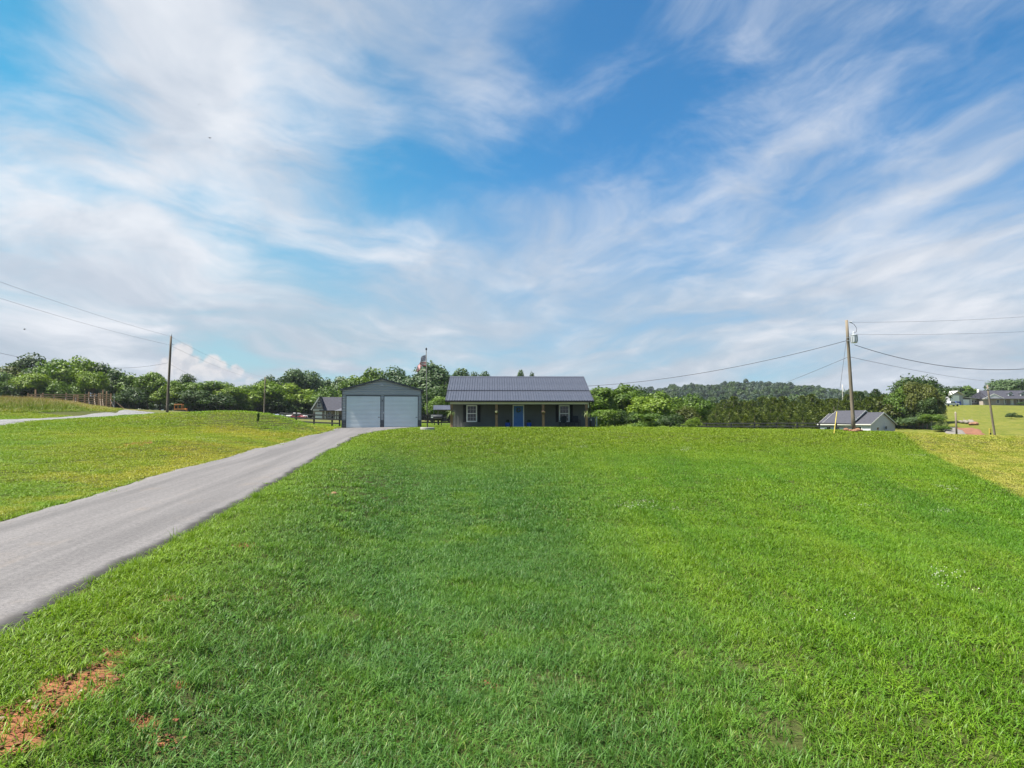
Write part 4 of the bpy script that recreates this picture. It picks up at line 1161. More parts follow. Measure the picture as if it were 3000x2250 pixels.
su = N.m('SUBTRACT', N.m('FRACT', N.m('MULTIPLY', fu, 15.0)), .5); sv = N.m('SUBTRACT', N.m('FRACT', N.m('MULTIPLY', fv, 9.0)), .5)
star = N.m('LESS_THAN', N.m('ADD', N.m('MULTIPLY', su, su), N.m('MULTIPLY', sv, sv)), 0.075)
cf = N.mix(can, cf, N.mix(star, (0.018, 0.022, 0.075), (0.72, 0.72, 0.72)))
d_ = N.n('ShaderNodeBsdfDiffuse'); N.link(cf, d_.inputs[0]); tr_ = N.n('ShaderNodeBsdfTranslucent'); N.link(cf, tr_.inputs[0])
ms_ = N.n('ShaderNodeMixShader'); ms_.inputs[0].default_value = .12; N.link(d_.outputs[0], ms_.inputs[1]); N.link(tr_.outputs[0], ms_.inputs[2]); N.link(ms_.outputs[0], out.inputs[0])
nu, nv = 30, 16
vs, uvs = [], []
for i in range(nu + 1):
    uu = i / nu
    for j in range(nv + 1):
        vv = j / nv
        # the cloth leaves the hoist sideways, then sags down the wind; folds deepen towards the fly
        run = 1.5 * uu; ang = R(18 + 52 * sst(0.05, .6, uu))
        xx = -(.05 + 1.28 * (run * math.cos(ang) * .78 + run * .08)); zz_ = -run * math.sin(ang) * .62
        gather = 1 - .42 * uu
        xx += -.10 * vv * uu
        yy = .10 * uu * math.sin(vv * 5.5 + uu * 9.0) + .05 * uu * math.sin(uu * 16 + vv * 2)
        vs.append((xx, yy, zz_ - vv * .90 * gather)); uvs.append((uu, vv))
me = bpy.data.meshes.new('flag')
fs = [(i*(nv+1)+j, (i+1)*(nv+1)+j, (i+1)*(nv+1)+j+1, i*(nv+1)+j+1) for i in range(nu) for j in range(nv)]
me.from_pydata(vs, [], fs)
ul = me.uv_layers.new(name='UVMap')
for lp in me.loops: ul.data[lp.index].uv = uvs[lp.vertex_index]
for p in me.polygons: p.use_smooth = True
fo = obj('flag', me, fm_, None, (fb.x - .10, fb.y - .02, fz + 6.02))
tag(fo, 'star-spangled flag with red and white stripes drooping from the black flagpole', 'flag')

# ------------------------------------------------------------------ board fences
def board_fence(name, label, pts, rails=(.35, .75, 1.15), hgt=1.3, pw=.15):
    """pts: (x, y) of every post."""
    x0, y0 = pts[0]; z0 = H1(x0, y0)
    t = thing(name, label, 'fence', (x0, y0, z0), 0, 'black board fences')
    loc = [Vector((x - x0, y - y0, H1(x, y) - z0)) for x, y in pts]
    me = MB().box(-pw/2, pw/2, -pw/2, pw/2, -.3, hgt).mesh('fence_post')
    for p in loc: obj('fence_post', me, MT['black_paint'], t, p)
    for a, c in zip(loc[:-1], loc[1:]):
        for h_ in rails:
            MB().bar(a + Vector((0, -pw/2 - .02, h_)), c + Vector((0, -pw/2 - .02, h_)), .035, .15).build('rail', MT['black_paint'], t)
    return t
def fpts(lst): return [(at(px, 1240, Y_).x, Y_) for px, Y_ in lst]
board_fence('board_fence', 'black three-rail board fence running left from the garage', fpts([(995, 74.5), (973, 75), (920, 76.2), (868, 79), (820, 83)]))
board_fence('board_fence', 'black board fence behind the pavilion between garage and house', fpts([(1232, 92), (1285, 92), (1330, 92), (1380, 92)]))
board_fence('board_fence', 'long black board fence along the cedars behind the crest on the right', fpts([(1990, 118), (2070, 114), (2142, 111), (2210, 108), (2275, 106), (2335, 104), (2400, 102), (2450, 100), (2500, 98)]), (.42, .84, 1.28), 1.42, .17)

# ------------------------------------------------------------------ pavilion, smoker, sign
q = at(1286, 1248, 98); z0 = H1(q.x, q.y)
t = thing('pavilion', 'small open pavilion with grey metal roof behind the flagpole', 'pavilion', (q.x, q.y, z0), R(4))
zs = 2.05
for xx in (-.15, 3.2):
    for yy in (0, 2.2): MB().box(xx - .08, xx + .08, yy - .08, yy + .08, -.3, zs).build('post', MT['stain'], t)
rf = MB(); rf.prism([(-.9, zs), (-.25, zs + .62), (-.25, zs + .55), (-.85, zs - .06)], -.3, 2.5)
roof_p = MB().prismx([(-.5, zs - .02), (1.1, zs + .62), (2.7, zs - .02), (2.7, zs - .09), (1.1, zs + .53), (-.5, zs - .09)], -.8, 3.9).build('roof', MT['roof_metal'], t)
rb = MB()
for k in range(16): rb.bar((-.75 + k * .3, -.5, zs - .005), (-.75 + k * .3, 1.1, zs + .635), .03, .03)
rb.build('seam', MT['roof_metal'], roof_p)['kind'] = 'stuff'
MB().prismx([(-.3, zs - .02), (1.1, zs + .52), (2.5, zs - .02)], -.7, -.62).build('gable_panel', MT['stain'], t)
MB().box(-.3, 3.3, -.06, .06, zs - .22, zs - .08).build('beam', MT['stain'], t)
q = at(1291, 1250, 92.5); z0 = H1(q.x, q.y - 1)
t = thing('barrel_smoker', 'black barrel smoker standing under the pavilion', 'smoker', (q.x - .2, q.y - 1.5, z0))
MB().lathe([(.05, -.62), (.36, -.60), (.38, -.5), (.38, .5), (.36, .60), (.05, .62)], 16, (0, 0, .95), 'x').build('barrel', MT['iron'], t, smooth=True)
MB().box(.62, 1.1, -.26, .26, .45, .95).build('firebox', MT['iron'], t, bevel=.02)
MB().tube([(-.5, 0, 1.28), (-.5, 0, 1.85)], .06, 8).build('chimney', MT['iron'], t)
MB().box(-.5, .5, -.55, -.36, .82, .85).build('shelf', MT['stain'], t)
for xx in (-.45, .45):
    for yy in (-.25, .25): MB().bar((xx, yy, -.1), (xx * .9, yy * .8, .7), .05, .05).build('leg', MT['iron'], t)
q = at(1266, 1220, 97); z0 = H1(q.x, q.y)
t = thing('yard_sign', 'small white square sign on a thin post beside the pavilion', 'sign', (q.x, q.y, z0))
MB().box(-.03, .03, .0, .05, -.2, q.z - z0 + .2).build('post', MT['iron'], t)
MB().box(-.16, .16, -.03, -.005, q.z - z0 - .18, q.z - z0 + .18).build('board', MT['sign_white'], t, bevel=.006)

# ------------------------------------------------------------------ gabled house behind the garage
q = at(932, 1230, 188); z0 = H1(q.x, q.y)
t = thing('gabled_house', 'steep gabled stone house with white garage door behind the metal garage', 'house', (q.x, q.y, z0), R(6))
gw, ge, ga = 3.0, 2.75, 6.0
b = MB(); b.prism([(-1.35, 0), (1.35, 0), (1.35, ge), (0.25, ga - .35), (-1.35, ge)], 0, 8); b.build('gable_wing', MT['stone'], t)
MB().box(-.75, 1.0, -.06, .0, .0, 2.05).build('garage_door', MT['white_vinyl'], t)
sash_window(t, -.32, .72, 3.3, 4.9, -.03, .1, (2, 1))
rf = MB()
rf.add([(-1.75, -.4, ge - .25), (.3, -.4, ga), (.3, 8.2, ga), (-1.75, 8.2, ge - .25), (-1.75, -.4, ge - .08), (.3, -.4, ga + .18), (.3, 8.2, ga + .18), (-1.75, 8.2, ge - .08)], [(0,1,2,3),(4,5,6,7),(0,1,5,4),(1,2,6,5),(2,3,7,6),(3,0,4,7)])
rf.build('roof_slope', MT['shingle'], t)
MB().prismx([(-.4, 2.45), (4.0, ga + .12), (8.4, 2.45), (8.4, 2.3), (4.0, ga - .05), (-.4, 2.3)], .32, 12.5).build('roof', MT['shingle'], t)
b = MB(); b.bar((-1.8, -.44, ge - .2), (.3, -.44, ga + .02), .06, .28); b.build('bargeboard', MT['white_trim'], t)
b = MB(); b.bar((1.55, -.44, ge - .25), (.3, -.44, ga + .02), .06, .28); b.build('bargeboard', MT['shingle'], t)
MB().box(-1.35, 1.4, -.25, .0, ge - .35, ge - .05).build('pent_roof', MT['white_trim'], t)
MB().box(1.36, 12.2, 1.2, 8, 0, 2.5).build('wall', MT['stone'], t)
for xx in (1.7, 4.4, 5.0): MB().box(xx, xx + .22, -.2, .1, 0, 2.3).build('porch_post', MT['white_trim'], t)
b = MB(); b.add([(4.4, -1.6, 2.35), (7.5, -.4, 3.55), (9.5, -1.6, 2.35), (7.5, 2.8, 3.7)], [(0, 1, 3), (1, 2, 3), (0, 2, 1), (0, 3, 2)]); b.build('porch_roof', MT['roof_metal'], t)
sash_window(t, 2.2, 3.2, .6, 2.1, 1.17, .09, (2, 1))

# ------------------------------------------------------------------ vehicles
def car_wheel(parent, x, y, r, w=.22):
    tl = MB().lathe([(r*.62, -w/2), (r*.95, -w/2), (r, -w*.3), (r, w*.3), (r*.95, w/2), (r*.62, w/2)], 18, (x, y, r), 'y').build('wheel', MT['tyre'], parent)
    MB().lathe([(.03, -w*.42), (r*.6, -w*.36), (r*.62, w*.36), (.03, w*.42)], 12, (x, y, r), 'y').build('rim', MT['rim'], tl)
def vehicle(name, label, loc, rz, paint, prof, glass, wheels, wd, r, group='parked vehicles', cat='car', extra=None):
    t = thing(name, label, cat, loc, rz, group)
    MB().prism(prof, -wd / 2, wd / 2).build('body', MT[paint], t, bevel=.05)
    for poly in glass:
        for s in (-1, 1):
            MB().prism(poly, s * wd / 2 - .012, s * wd / 2 + .012).build('side_window', MT['car_glass'], t)
    for x in wheels:
        for s in (-1, 1): car_wheel(t, x, s * (wd / 2 - .08), r)
    x1 = max(p[0] for p in prof)
    for s in (-1, 1):
        MB().box(x1 - .06, x1 + .02, s * wd * .33 - .16, s * wd * .33 + .16, .74, .9).build('headlight', MT['lamp_glass'], t)
        x0 = min(p[0] for p in prof)
        MB().box(x0 - .02, x0 + .05, s * wd * .42 - .08, s * wd * .42 + .08, .8, 1.05).build('tail_light', MT['car_red'], t)
    return t
truck = [(-2.9, .42), (2.85, .42), (2.95, .6), (2.92, 1.0), (2.7, 1.15), (1.35, 1.24), (.75, 1.82), (.45, 1.88), (-.85, 1.88), (-.98, 1.25), (-2.9, 1.22)]
tglass = [[(1.2, 1.26), (.72, 1.74), (.25, 1.78), (.25, 1.26)], [(.18, 1.26), (.18, 1.78), (-.75, 1.78), (-.82, 1.26)]]
q = at(870, 1229, 205)
pk = vehicle('pickup_truck', 'white pickup truck parked behind the dark red car left of the gabled house', (q.x, q.y, H1(q.x, q.y)), R(-8), 'car_white', truck, tglass, (-1.9, 1.95), 1.95, .40, cat='pickup')
MB().box(-2.8, -1.0, -.82, .82, 1.2, 1.235).build('bed_cover', MT['tyre'], pk)
suv = [(-2.15, .38), (2.2, .38), (2.28, .55), (2.2, .88), (1.95, .98), (.95, 1.05), (.35, 1.5), (-1.35, 1.53), (-2.05, 1.1), (-2.2, .75)]
sglass = [[(.85, 1.06), (.32, 1.43), (-.2, 1.45), (-.2, 1.06)], [(-.27, 1.06), (-.27, 1.45), (-1.3, 1.46), (-1.75, 1.1)]]
q = at(876, 1230, 201)
vehicle('parked_car', 'dark red car parked in front of the white pickup left of the gabled house', (q.x, q.y, H1(q.x, q.y)), R(-12), 'car_red', suv, sglass, (-1.35, 1.4), 1.75, .33)
q = at(2786, 1187, 268)
pk2 = copy_tree(pk); pk2.location = (q.x, q.y, H1(q.x, q.y)); pk2.rotation_euler.z = R(10)
pk2['label'] = 'white pickup truck parked before the grey barn on the far right rise'

# ------------------------------------------------------------------ orange tracked loader
q = at(531, 1208, 194); z0 = H1(q.x, q.y)
t = thing('tracked_loader', 'orange tracked loader parked at the wood edge behind the left utility pole', 'loader', (q.x, q.y, z0), R(8))
for s in (-1, 1):
    MB().prism([(-1.5, .25), (-1.3, .05), (1.2, .05), (1.45, .3), (1.3, .62), (-1.25, .66)], s*.85 - .22, s*.85 + .22).build('track', MT['tyre'], t, bevel=.04)
MB().prism([(-1.7, .6), (1.5, .6), (1.5, 1.05), (.4, 1.15), (-.1, 1.1), (-1.7, 1.1)], -.62, .62).build('body', MT['orange'], t, bevel=.03)
for xx, yy in ((-1.6, -.6), (-1.6, .6), (.25, -.6), (.25, .6)): MB().box(xx - .07, xx + .07, yy - .07, yy + .07, 1.05, 2.15).build('cab_post', MT['orange'], t)
MB().box(-.75, -.62, -.66, -.54, 1.05, 2.15).build('cab_post', MT['orange'], t)
MB().box(-1.72, .38, -.7, .7, 2.13, 2.25).build('cab_roof', MT['orange'], t, bevel=.03)
MB().box(-1.55, -1.2, -.3, .3, 1.1, 1.75).build('operator_seat', MT['tyre'], t)
MB().prism([(1.6, .1), (1.75, .05), (2.1, .35), (1.95, .8), (1.85, .8), (1.9, .4)], -1.0, 1.0).build('bucket', MT['iron'], t)
for s in (-1, 1): MB().bar((.6, s * .7, 1.0), (1.8, s * .7, .5), .1, .14).build('lift_arm', MT['orange'], t)

# ------------------------------------------------------------------ half-built timber corral on the left
t0 = at(335, 1198, 108); cz = H1(t0.x, t0.y)
co = thing('timber_corral', 'half-built timber corral with braced posts in the tall grass on the left', 'fence', (t0.x, t0.y, cz))
def cpt(px, Y_):
    p = at(px, 1200, Y_); return Vector((p.x - t0.x, p.y - t0.y, H1(p.x, p.y) - cz))
postl = [(81, 92), (91, 94), (102, 96), (120, 96), (124, 97), (158, 98.5), (193, 100), (215, 102), (222, 101), (227, 103), (247, 104), (259, 103), (276, 106), (288, 105), (293, 107), (300, 108), (311, 107), (324, 108)]
ptop = {}
for px, Y_ in postl:
    p = cpt(px, Y_); hgt = at(px, {102: 1141, 259: 1148, 300: 1142, 311: 1146}.get(px, 1154 + 3 * math.sin(px)), Y_).z - cz - p.z
    MB().box(p.x - .07, p.x + .07, p.y - .07, p.y + .07, p.z - .3, p.z + hgt).build('post', MT['fresh_wood'], co)
    ptop[px] = p
run = [(81, 92), (120, 96), (158, 98.5), (193, 100), (222, 101), (259, 103), (288, 105), (324, 108)]
for (pa, Ya), (pb, Yb) in zip(run[:-1], run[1:]):
    a, c = cpt(pa, Ya), cpt(pb, Yb)
    n = 3 if pb < 225 else 7
    for k in range(n):
        ha = at(pa, 1156, Ya).z - cz - a.z - .28 * k; hb = at(pb, 1156, Yb).z - cz - c.z - .28 * k
        if min(ha, hb) < .1: continue
        MB().bar(a + Vector((0, -.10, ha)), c + Vector((0, -.10, hb)), .04, .14).build('rail', MT['fresh_wood'], co)
for px, Y_, dx_ in ((222, 101, .5), (259, 103, .9), (276, 106, .9), (293, 107, .8), (300, 108, .8), (324, 108, 1.2), (120, 96, .5), (193, 100, .4), (158, 98.5, .5)):
    p = cpt(px, Y_)
    MB().bar(p + Vector((0, -.12, 1.45)), p + Vector((dx_, -1.1, .0)), .09, .05).build('brace', MT['pale_wood'], co)
MB().bar(cpt(324, 108) + Vector((0, .1, 1.6)), cpt(324, 108) + Vector((1.9, .3, .05)), .08, .05).build('brace', MT['fresh_wood'], co)
for px, Y_ in ((240, 101), (262, 101)):
    p = cpt(px, Y_); MB().bar(p + Vector((-.6, -.6, .25)), p + Vector((.5, -.7, .5)), .2, .05).build('spare_board', MT['pale_wood'], co)
q = at(334, 1196, 107); 
t = thing('green_pole', 'thin green metal pole leaning beside the right end of the corral', 'pole', (q.x, q.y, H1(q.x, q.y)))
MB().tube([(0, 0, -.2), (-.05, 0, 2.4)], .035, 6).build('tube', MT['galv'], t)

# ------------------------------------------------------------------ utility poles and wires
def upole(name, label, px, base, Y_, top, r, mat='pole_wood', lean=0.0, hidden=0.0):
    b_ = at(px, base, Y_); zb = H1(b_.x, b_.y); zt = at(px, top, Y_).z
    t = thing(name, label, 'utility pole', (b_.x, b_.y, zb), 0, 'wooden utility poles')
    n = 6
    MB().tube([(lean * k / n, 0, -.4 + (zt - zb + .4) * k / n) for k in range(n + 1)], [r * (1.0 - .30 * k / n) for k in range(n + 1)], 12).build('shaft', MT[mat], t, smooth=True)
    return t, zt - zb
pr, prh = upole('utility_pole', 'tall weathered wooden pole with transformer on the right crest', 2502, 1258, 56, 938, .150, 'pole_wood', -.36)
def prl(px, py, y=0.0):
    p = at(px, py, 56 + y); return (p.x - pr.location.x, y, p.z - pr.location.z)
tc_ = prl(2502, 993, -.25)
tr_o = MB().lathe([(.10, -.33), (.24, -.31), (.25, -.26), (.25, .24), (.27, .26), (.27, .31), (.12, .36)], 16, (tc_[0], tc_[1], tc_[2])).build('transformer', MT['galv'], pr, smooth=False)
for k in range(10):
    a = 2 * PI * k / 10; MB().box(tc_[0] + .26 * math.cos(a) - .02, tc_[0] + .26 * math.cos(a) + .02, tc_[1] + .26 * math.sin(a) - .02, tc_[1] + .26 * math.sin(a) + .02, tc_[2] - .2, tc_[2] + .18).build('cooling_fin', MT['galv'], tr_o)
MB().lathe([(.035, .34), (.07, .40), (.04, .44), (.07, .48), (.04, .52), (.06, .55), (.02, .60)], 10, (tc_[0] - .04, tc_[1], tc_[2])).build('bushing', MT['galv'], tr_o)
for zz_ in (-.12, .14):
    MB().bar((tc_[0] - .5, tc_[1] + .12, tc_[2] + zz_), (tc_[0] + .36, tc_[1] + .12, tc_[2] + zz_), .05, .05).build('mounting_bracket', MT['galv'], pr)
MB().lathe([(.02, -.12), (.06, -.10), (.04, -.04), (.06, 0), (.04, .05), (.06, .09), (.02, .12)], 8, (prl(2488, 944)[0], -.2, prl(2488, 944)[2]), 'x').build('insulator', MT['galv'], pr)
loop = [prl(2490, 944, -.2), prl(2502, 950, -.2), prl(2510, 962, -.2), prl(2509, 972, -.2), prl(2500, 976, -.25)]
MB().tube(loop, .018, 6).build('jumper_lead', MT['wire'], pr)
pl, plh = upole('utility_pole', 'tall dark wooden pole standing on the left lawn beside the gravel lane', 489, 1217, 75, 985, .145, 'pole_dark', .22)
MB().lathe([(.02, 0), (.07, .03), (.05, .1), (.07, .16), (.03, .24)], 8, (.22, 0, plh)).build('insulator', MT['galv'], pl)
MB().lathe([(.02, 0), (.06, .03), (.04, .09), (.02, .14)], 8, (.38, 0, plh - .9), 'x').build('insulator', MT['galv'], pl)
p2, p2h = upole('utility_pole', 'slim wooden pole rising behind the grassy mound left of centre', 773, 1220, 150, 1105, .16, 'pole_wood', .15)
MB().lathe([(.02, 0), (.06, .03), (.04, .09), (.02, .14)], 8, (.15, 0, p2h)).build('insulator', MT['galv'], p2)
p3, p3h = upole('utility_pole', 'leaning wooden pole on the far right below the brick house', 2917, 1276, 78, 1128, .125, 'pole_wood', -.72)
MB().box(-.80, -.62, -.1, .1, p3h - .5, p3h - .42).build('bracket', MT['galv'], p3)
p4, p4h = upole('utility_pole', 'distant pole with a transformer rising out of the cedars', 2471, 1250, 205, 1127, .17, 'pale_bark', 0)
MB().lathe([(.1, -.4), (.28, -.38), (.28, .38), (.1, .4)], 10, (.25, -.25, p4h - 1.6)).build('transformer', MT['galv'], p4)
def wire(label, a, b_, sag, r=.02, n=26, cat='wire'):
    a, b_ = Vector(a), Vector(b_)
    pts = []
    for k in range(n + 1):
        t_ = k / n; p = a.lerp(b_, t_); p.z -= 4 * sag * t_ * (1 - t_); pts.append(p - a)
    o = MB().tube(pts, r, 5).build('overhead_wire', MT['wire'], None, a, smooth=True)
    return tag(o, label, cat, 'overhead wires')
wire('upper thin wire running right from the top of the transformer pole', at(2489, 944, 56), at(3330, 898, 60), .35, .008)
wire('second thin wire running right just above the transformer', at(2489, 979, 56), at(3330, 950, 60), .30, .008)
wire('thick twisted cable sagging right from below the transformer', at(2503, 1010, 56), at(3260, 1035, 58), 1.65, .022)
wire('low slack communication line running right from the transformer pole', at(2492, 1046, 56), at(3080, 1116, 150), 1.1, .014)
wire('thick service cable sloping down left from transformer pole to the house', at(2484, 997, 56), at(1722, 1131, 70), .62, .020)
wire('thin wire sloping down left from transformer pole behind the hill trees', at(2487, 1045, 56), at(2060, 1196, 168), .6, .013)
wire('top wire running up left from the dark left pole', at(495, 984, 75), at(-420, 668, 36), .35, .008)
wire('second wire running up left from the dark left pole', at(496, 1010, 75), at(-420, 735, 36), .35, .008)
wire('low slack cable sagging left from the dark left pole', at(492, 1063, 75), at(-420, 905, 36), 1.55, .011)
wire('top wire running back from the dark left pole to the slim pole', at(496, 984, 75), at(776, 1106, 150), .5, .008)
wire('second wire running back from the dark left pole to the slim pole', at(496, 1011, 75), at(776, 1118, 150), .5, .008)
wire('low cable running back from the dark left pole into the trees', at(493, 1064, 75), at(776, 1190, 150), .6, .010)
# guy wire with yellow guard
ga_ = Vector(at(2481, 985, 56)); gb_ = Vector(at(2443, 1262, 53.5)); gb_.z = H1(gb_.x, gb_.y)
t = thing('guy_wire', 'guy wire with a yellow guard anchored left of the transformer pole', 'guy wire', gb_)
MB().tube([(0, 0, -.1), ga_ - gb_], .012, 5).build('cable', MT['wire'], t)
dg = (ga_ - gb_).normalized()
MB().tube([dg * .05, dg * 1.85], .032, 8).build('guard', MT['yellow'], t)
# posts at the right
q = at(2803, 1274, 66); z0 = H1(q.x, q.y)
t = thing('fence_post', 'pale wooden post below the dirt bank on the right', 'post', (q.x, q.y, z0))
MB().tube([(0, 0, -.3), (-.05, 0, at(2803, 1208, 66).z - z0)], [.085, .075], 10).build('shaft', MT['pole_wood'], t, smooth=True)
MB().lathe([(.075, 0), (.05, .03), (.01, .04)], 10, (-.05, 0, at(2803, 1208, 66).z - z0)).build('cap', MT['pale_bark'], t)
q = at(2901, 1274, 70); z0 = H1(q.x, q.y)
t = thing('marker_post', 'short yellow marker post left of the leaning pole', 'marker post', (q.x, q.y, z0))
MB().box(-.09, .09, -.04, .04, -.2, at(2901, 1255, 70).z - z0).build('stake', MT['yellow'], t, bevel=.01)
MB().box(-.085, .085, -.05, -.041, .35, .5).build('label_plate', MT['iron'], t)

# rocks at the foot of the transformer pole and stones on the bare clay
def rock_mesh(name, r, seed):
    g_ = random.Random(seed); bm = bmesh.new(); bmesh.ops.create_icosphere(bm, subdivisions=2, radius=1)
    k = [Vector((g_.uniform(-1, 1), g_.uniform(-1, 1), g_.uniform(-1, 1))).normalized() for _ in range(6)]
    for v_ in bm.verts:
        s = 1.0
        for q_ in k:
            dd = v_.co.normalized().dot(q_)
            if dd > .55: s -= (dd - .55) * .55
        v_.co = Vector((v_.co.x * s * r, v_.co.y * s * r * .8, v_.co.z * s * r * .6))
    me = bpy.data.meshes.new(name); bm.to_mesh(me); bm.free(); return me
rk = [(2478, 56.0, .30, 'left'), (2491, 55.5, .26, 'front left'), (2503, 55.4, .30, 'front'), (2512, 55.7, .36, 'right'), (2519, 56.0, .24, 'far right')]
for k, (px, Y_, r, w_) in enumerate(rk):
    x_ = at(px, 1258, Y_).x
    o = obj('rock', rock_mesh('rock', r, k), MT['rock'], None, (x_, Y_, H1(x_, Y_) + r * .25))
    tag(o, 'reddish rock piled at the foot of the transformer pole, %s one' % w_, 'rock', 'rocks at the transformer pole')
names = ['flat tan stone in the larger patch of red clay', 'pale stone on the clay at the left picture edge', 'small cream pebble between the two clay patches', 'stone low in the larger clay patch', 'pale pebble at the lower clay patch', 'orange stone lying alone in the grass right of the drive']
for k, ((px, py, r), nm) in enumerate(zip(((205, 1990, .055), (100, 2082, .04), (88, 2068, .035), (240, 2030, .03), (8, 2115, .04), (976, 1450, .14)), names)):
    hx, hy = ground_hit(px, py)
    o = obj('stone', rock_mesh('stone', r, 20 + k), MT['rock' if k in (0, 5) else 'pale_rock'], None, (hx, hy, H1(hx, hy) + r * .3))
    tag(o, nm, 'stone', 'stones on the bare clay')

# ------------------------------------------------------------------ pale house on the right
q = at(2550, 1262, 147); z0 = H1(q.x, q.y)
t = thing('pale_house', 'low pale grey house with dark shingle roof behind the transformer pole', 'house', (q.x, q.y, .35), R(-55))
def gable_roof(parent, x0, x1, y0, y1, ze, zr, mat, trim='white_trim', th=.14, over=.35, name='roof', ends=True):
    ym = (y0 + y1) / 2; sl = (zr - ze) / (ym - y0)
    ye0, ye1, zo = y0 - over, y1 + over, ze - sl * over
    o = MB().prismx([(ye0, zo), (ym, zr), (ye1, zo), (ye1, zo + th), (ym, zr + th), (ye0, zo + th)], x0 - over, x1 + over).build(name, MT[mat], parent)
    if ends:
        for xx in (x0 - over - .012, x1 + over + .012):
            b_ = MB(); b_.bar((xx, ye0, zo + .02), (xx, ym, zr + .02), .03, .24); b_.bar((xx, ym, zr + .02), (xx, ye1, zo + .02), .03, .24); b_.build('bargeboard', MT[trim], o)
        for yy in (ye0 - .02, ye1 + .02): MB().box(x0 - over, x1 + over, yy - .02, yy + .02, zo - .05, zo + .14).build('fascia', MT[trim], o)
    return o
def block(parent, x0, x1, y0, y1, h, zr, mat):
    ym = (y0 + y1) / 2
    return MB().prismx([(y0, -.6), (y1, -.6), (y1, h), (ym, zr), (y0, h)], x0, x1).build('wall', MT[mat], parent)
# local: front is -y, right gable end is +x
block(t, -3.6, 0, 0, 10, 2.5, 4.85, 'pale_siding'); gable_roof(t, -3.6, 0, 0, 10, 2.5, 4.85, 'shingle2')
block(t, -9.6, -3.6, -.9, 10, 2.55, 5.2, 'pale_siding'); gable_roof(t, -9.6, -3.6, -1.2, 10, 2.5, 5.3, 'shingle2')
block(t, -11.4, -9.6, .2, 9.0, 2.5, 4.7, 'pale_siding'); gable_roof(t, -11.4, -9.6, .2, 9.0, 2.5, 4.7, 'shingle2')
MB().box(-1.4, 0, -.05, -.005, .0, .95).build('white_skirt', MT['white_vinyl'], t)
MB().box(.005, .04, -.04, .12, -.3, 2.5).build('corner_board', MT['white_vinyl'], t)
sash_window(t, -3.2, -1.7, .4, 2.05, -.03, .16, None)
sash_window(t, -9.2, -8.0, .6, 2.0, -.93, .16, None); sash_window(t, -7.2, -6.0, .9, 2.0, -.93, .14, None)
MB().box(-5.3, -4.4, -.96, -.905, .1, 2.1).build('door', MT['white_vinyl'], t); MB().lathe([(.02, 0), (.22, -.02), (.22, -.04), (.02, -.05)], 14, (-4.85, -.96, 1.5), 'y').build('door_glass', MT['glass'], t)
w = MB(); w.box(0, .05, 2.3, 3.4, .4, 1.95); wo_ = w.build('window', MT['white_vinyl'], t)
for za, zb in ((.62, 1.15), (1.27, 1.78)): MB().box(.05, .062, 2.46, 3.24, za, zb).build('pane', MT['glass'], wo_)
b = MB(); b.lathe([(.02, 0), (.25, .06), (.36, .16), (.37, .17), (.24, .08), (.02, .03)], 14, (.3, 5.4, 1.7), 'x'); dsh = b.build('satellite_dish', MT['garage_trim'], t)
MB().tube([(.1, 5.4, .0), (.1, 5.4, 1.3), (.3, 5.4, 1.7)], .04, 6).build('mast', MT['galv'], dsh)
MB().lathe([(.12, 0), (.12, .04)], 10, (.0, 6.1, 2.9), 'x').build('vent', MT['white_vinyl'], t)

# ------------------------------------------------------------------ barn and brick house on the far rise
def dormer(parent, x, y, z):
    d = MB().prism([(x - .75, z), (x + .75, z), (x + .75, z + 1.15), (x, z + 1.75), (x - .75, z + 1.15)], y, y + 2.6).build('dormer', MT['white_vinyl'], parent)
    for s in (-1, 1): MB().bar((x, y + 1.2, z + 1.82), (x + s * 1.0, y + 1.2, z + 1.02), 2.9, .1, (0, 0, 1)).build('dormer_roof', MT['shingle'], d)
    MB().box(x - .42, x + .42, y - .04, y - .002, z + .2, z + 1.1).build('dormer_window', MT['glass'], d)
    b_ = MB(); b_.box(x - .02, x + .02, y - .06, y - .042, z + .2, z + 1.1); b_.box(x - .42, x + .42, y - .062, y - .043, z + .63, z + .67); b_.build('muntin', MT['white_vinyl'], d)
q = at(2822, 1187, 290); z0 = H1(q.x, q.y)
t = thing('metal_barn', 'grey metal barn with white roll doors and lean-to on the far right rise', 'barn', (q.x, q.y, z0 - .1), R(20))
# main gable body faces the lane on the left
MB().prism([(-7.4, -1), (0, -1), (0, 4.0), (-3.7, 5.6), (-7.4, 4.0)], 0, 12).build('wall', MT['barn_grey'], t)
for s in (-1, 1): MB().bar((-3.7, 5.6, 5.72), (-3.7 + s * 4.0, 5.6, 4.0), 12.9, .12, (0, 0, 1)).build('roof', MT['barn_roof'], t)
MB().box(-6.9, -2.2, -.08, -.01, 0, 3.9).build('rollup_door', MT['white_bright'], t)
MB().box(.0, 9.5, 0.6, 9, -1, 2.7).build('lean_to_wall', MT['barn_grey'], t)
MB().box(.7, 4.2, .45, .58, 0, 2.3).build('rollup_door', MT['white_bright'], t)
MB().box(4.9, 9.4, .5, .59, -.3, .95).build('dark_wainscot', MT['garage_low'], t)
for xx in (5.8, 7.6): MB().box(xx, xx + .6, .52, .59, 1.3, 1.9).build('window', MT['glass'], t)
b = MB(); b.add([(-.1, -.3, 3.3), (10.0, -.3, 2.55), (10.0, 9.4, 2.9), (-.1, 9.4, 3.6), (-.1, -.3, 3.45), (10.0, -.3, 2.7), (10.0, 9.4, 3.05), (-.1, 9.4, 3.75)], [(0,1,2,3),(4,5,6,7),(0,1,5,4),(1,2,6,5),(2,3,7,6),(3,0,4,7)]); b.build('lean_to_roof', MT['barn_roof'], t)
MB().box(4.35, 4.6, -.1, .1, 0, 2.7).build('lean_to_post', MT['white_bright'], t)
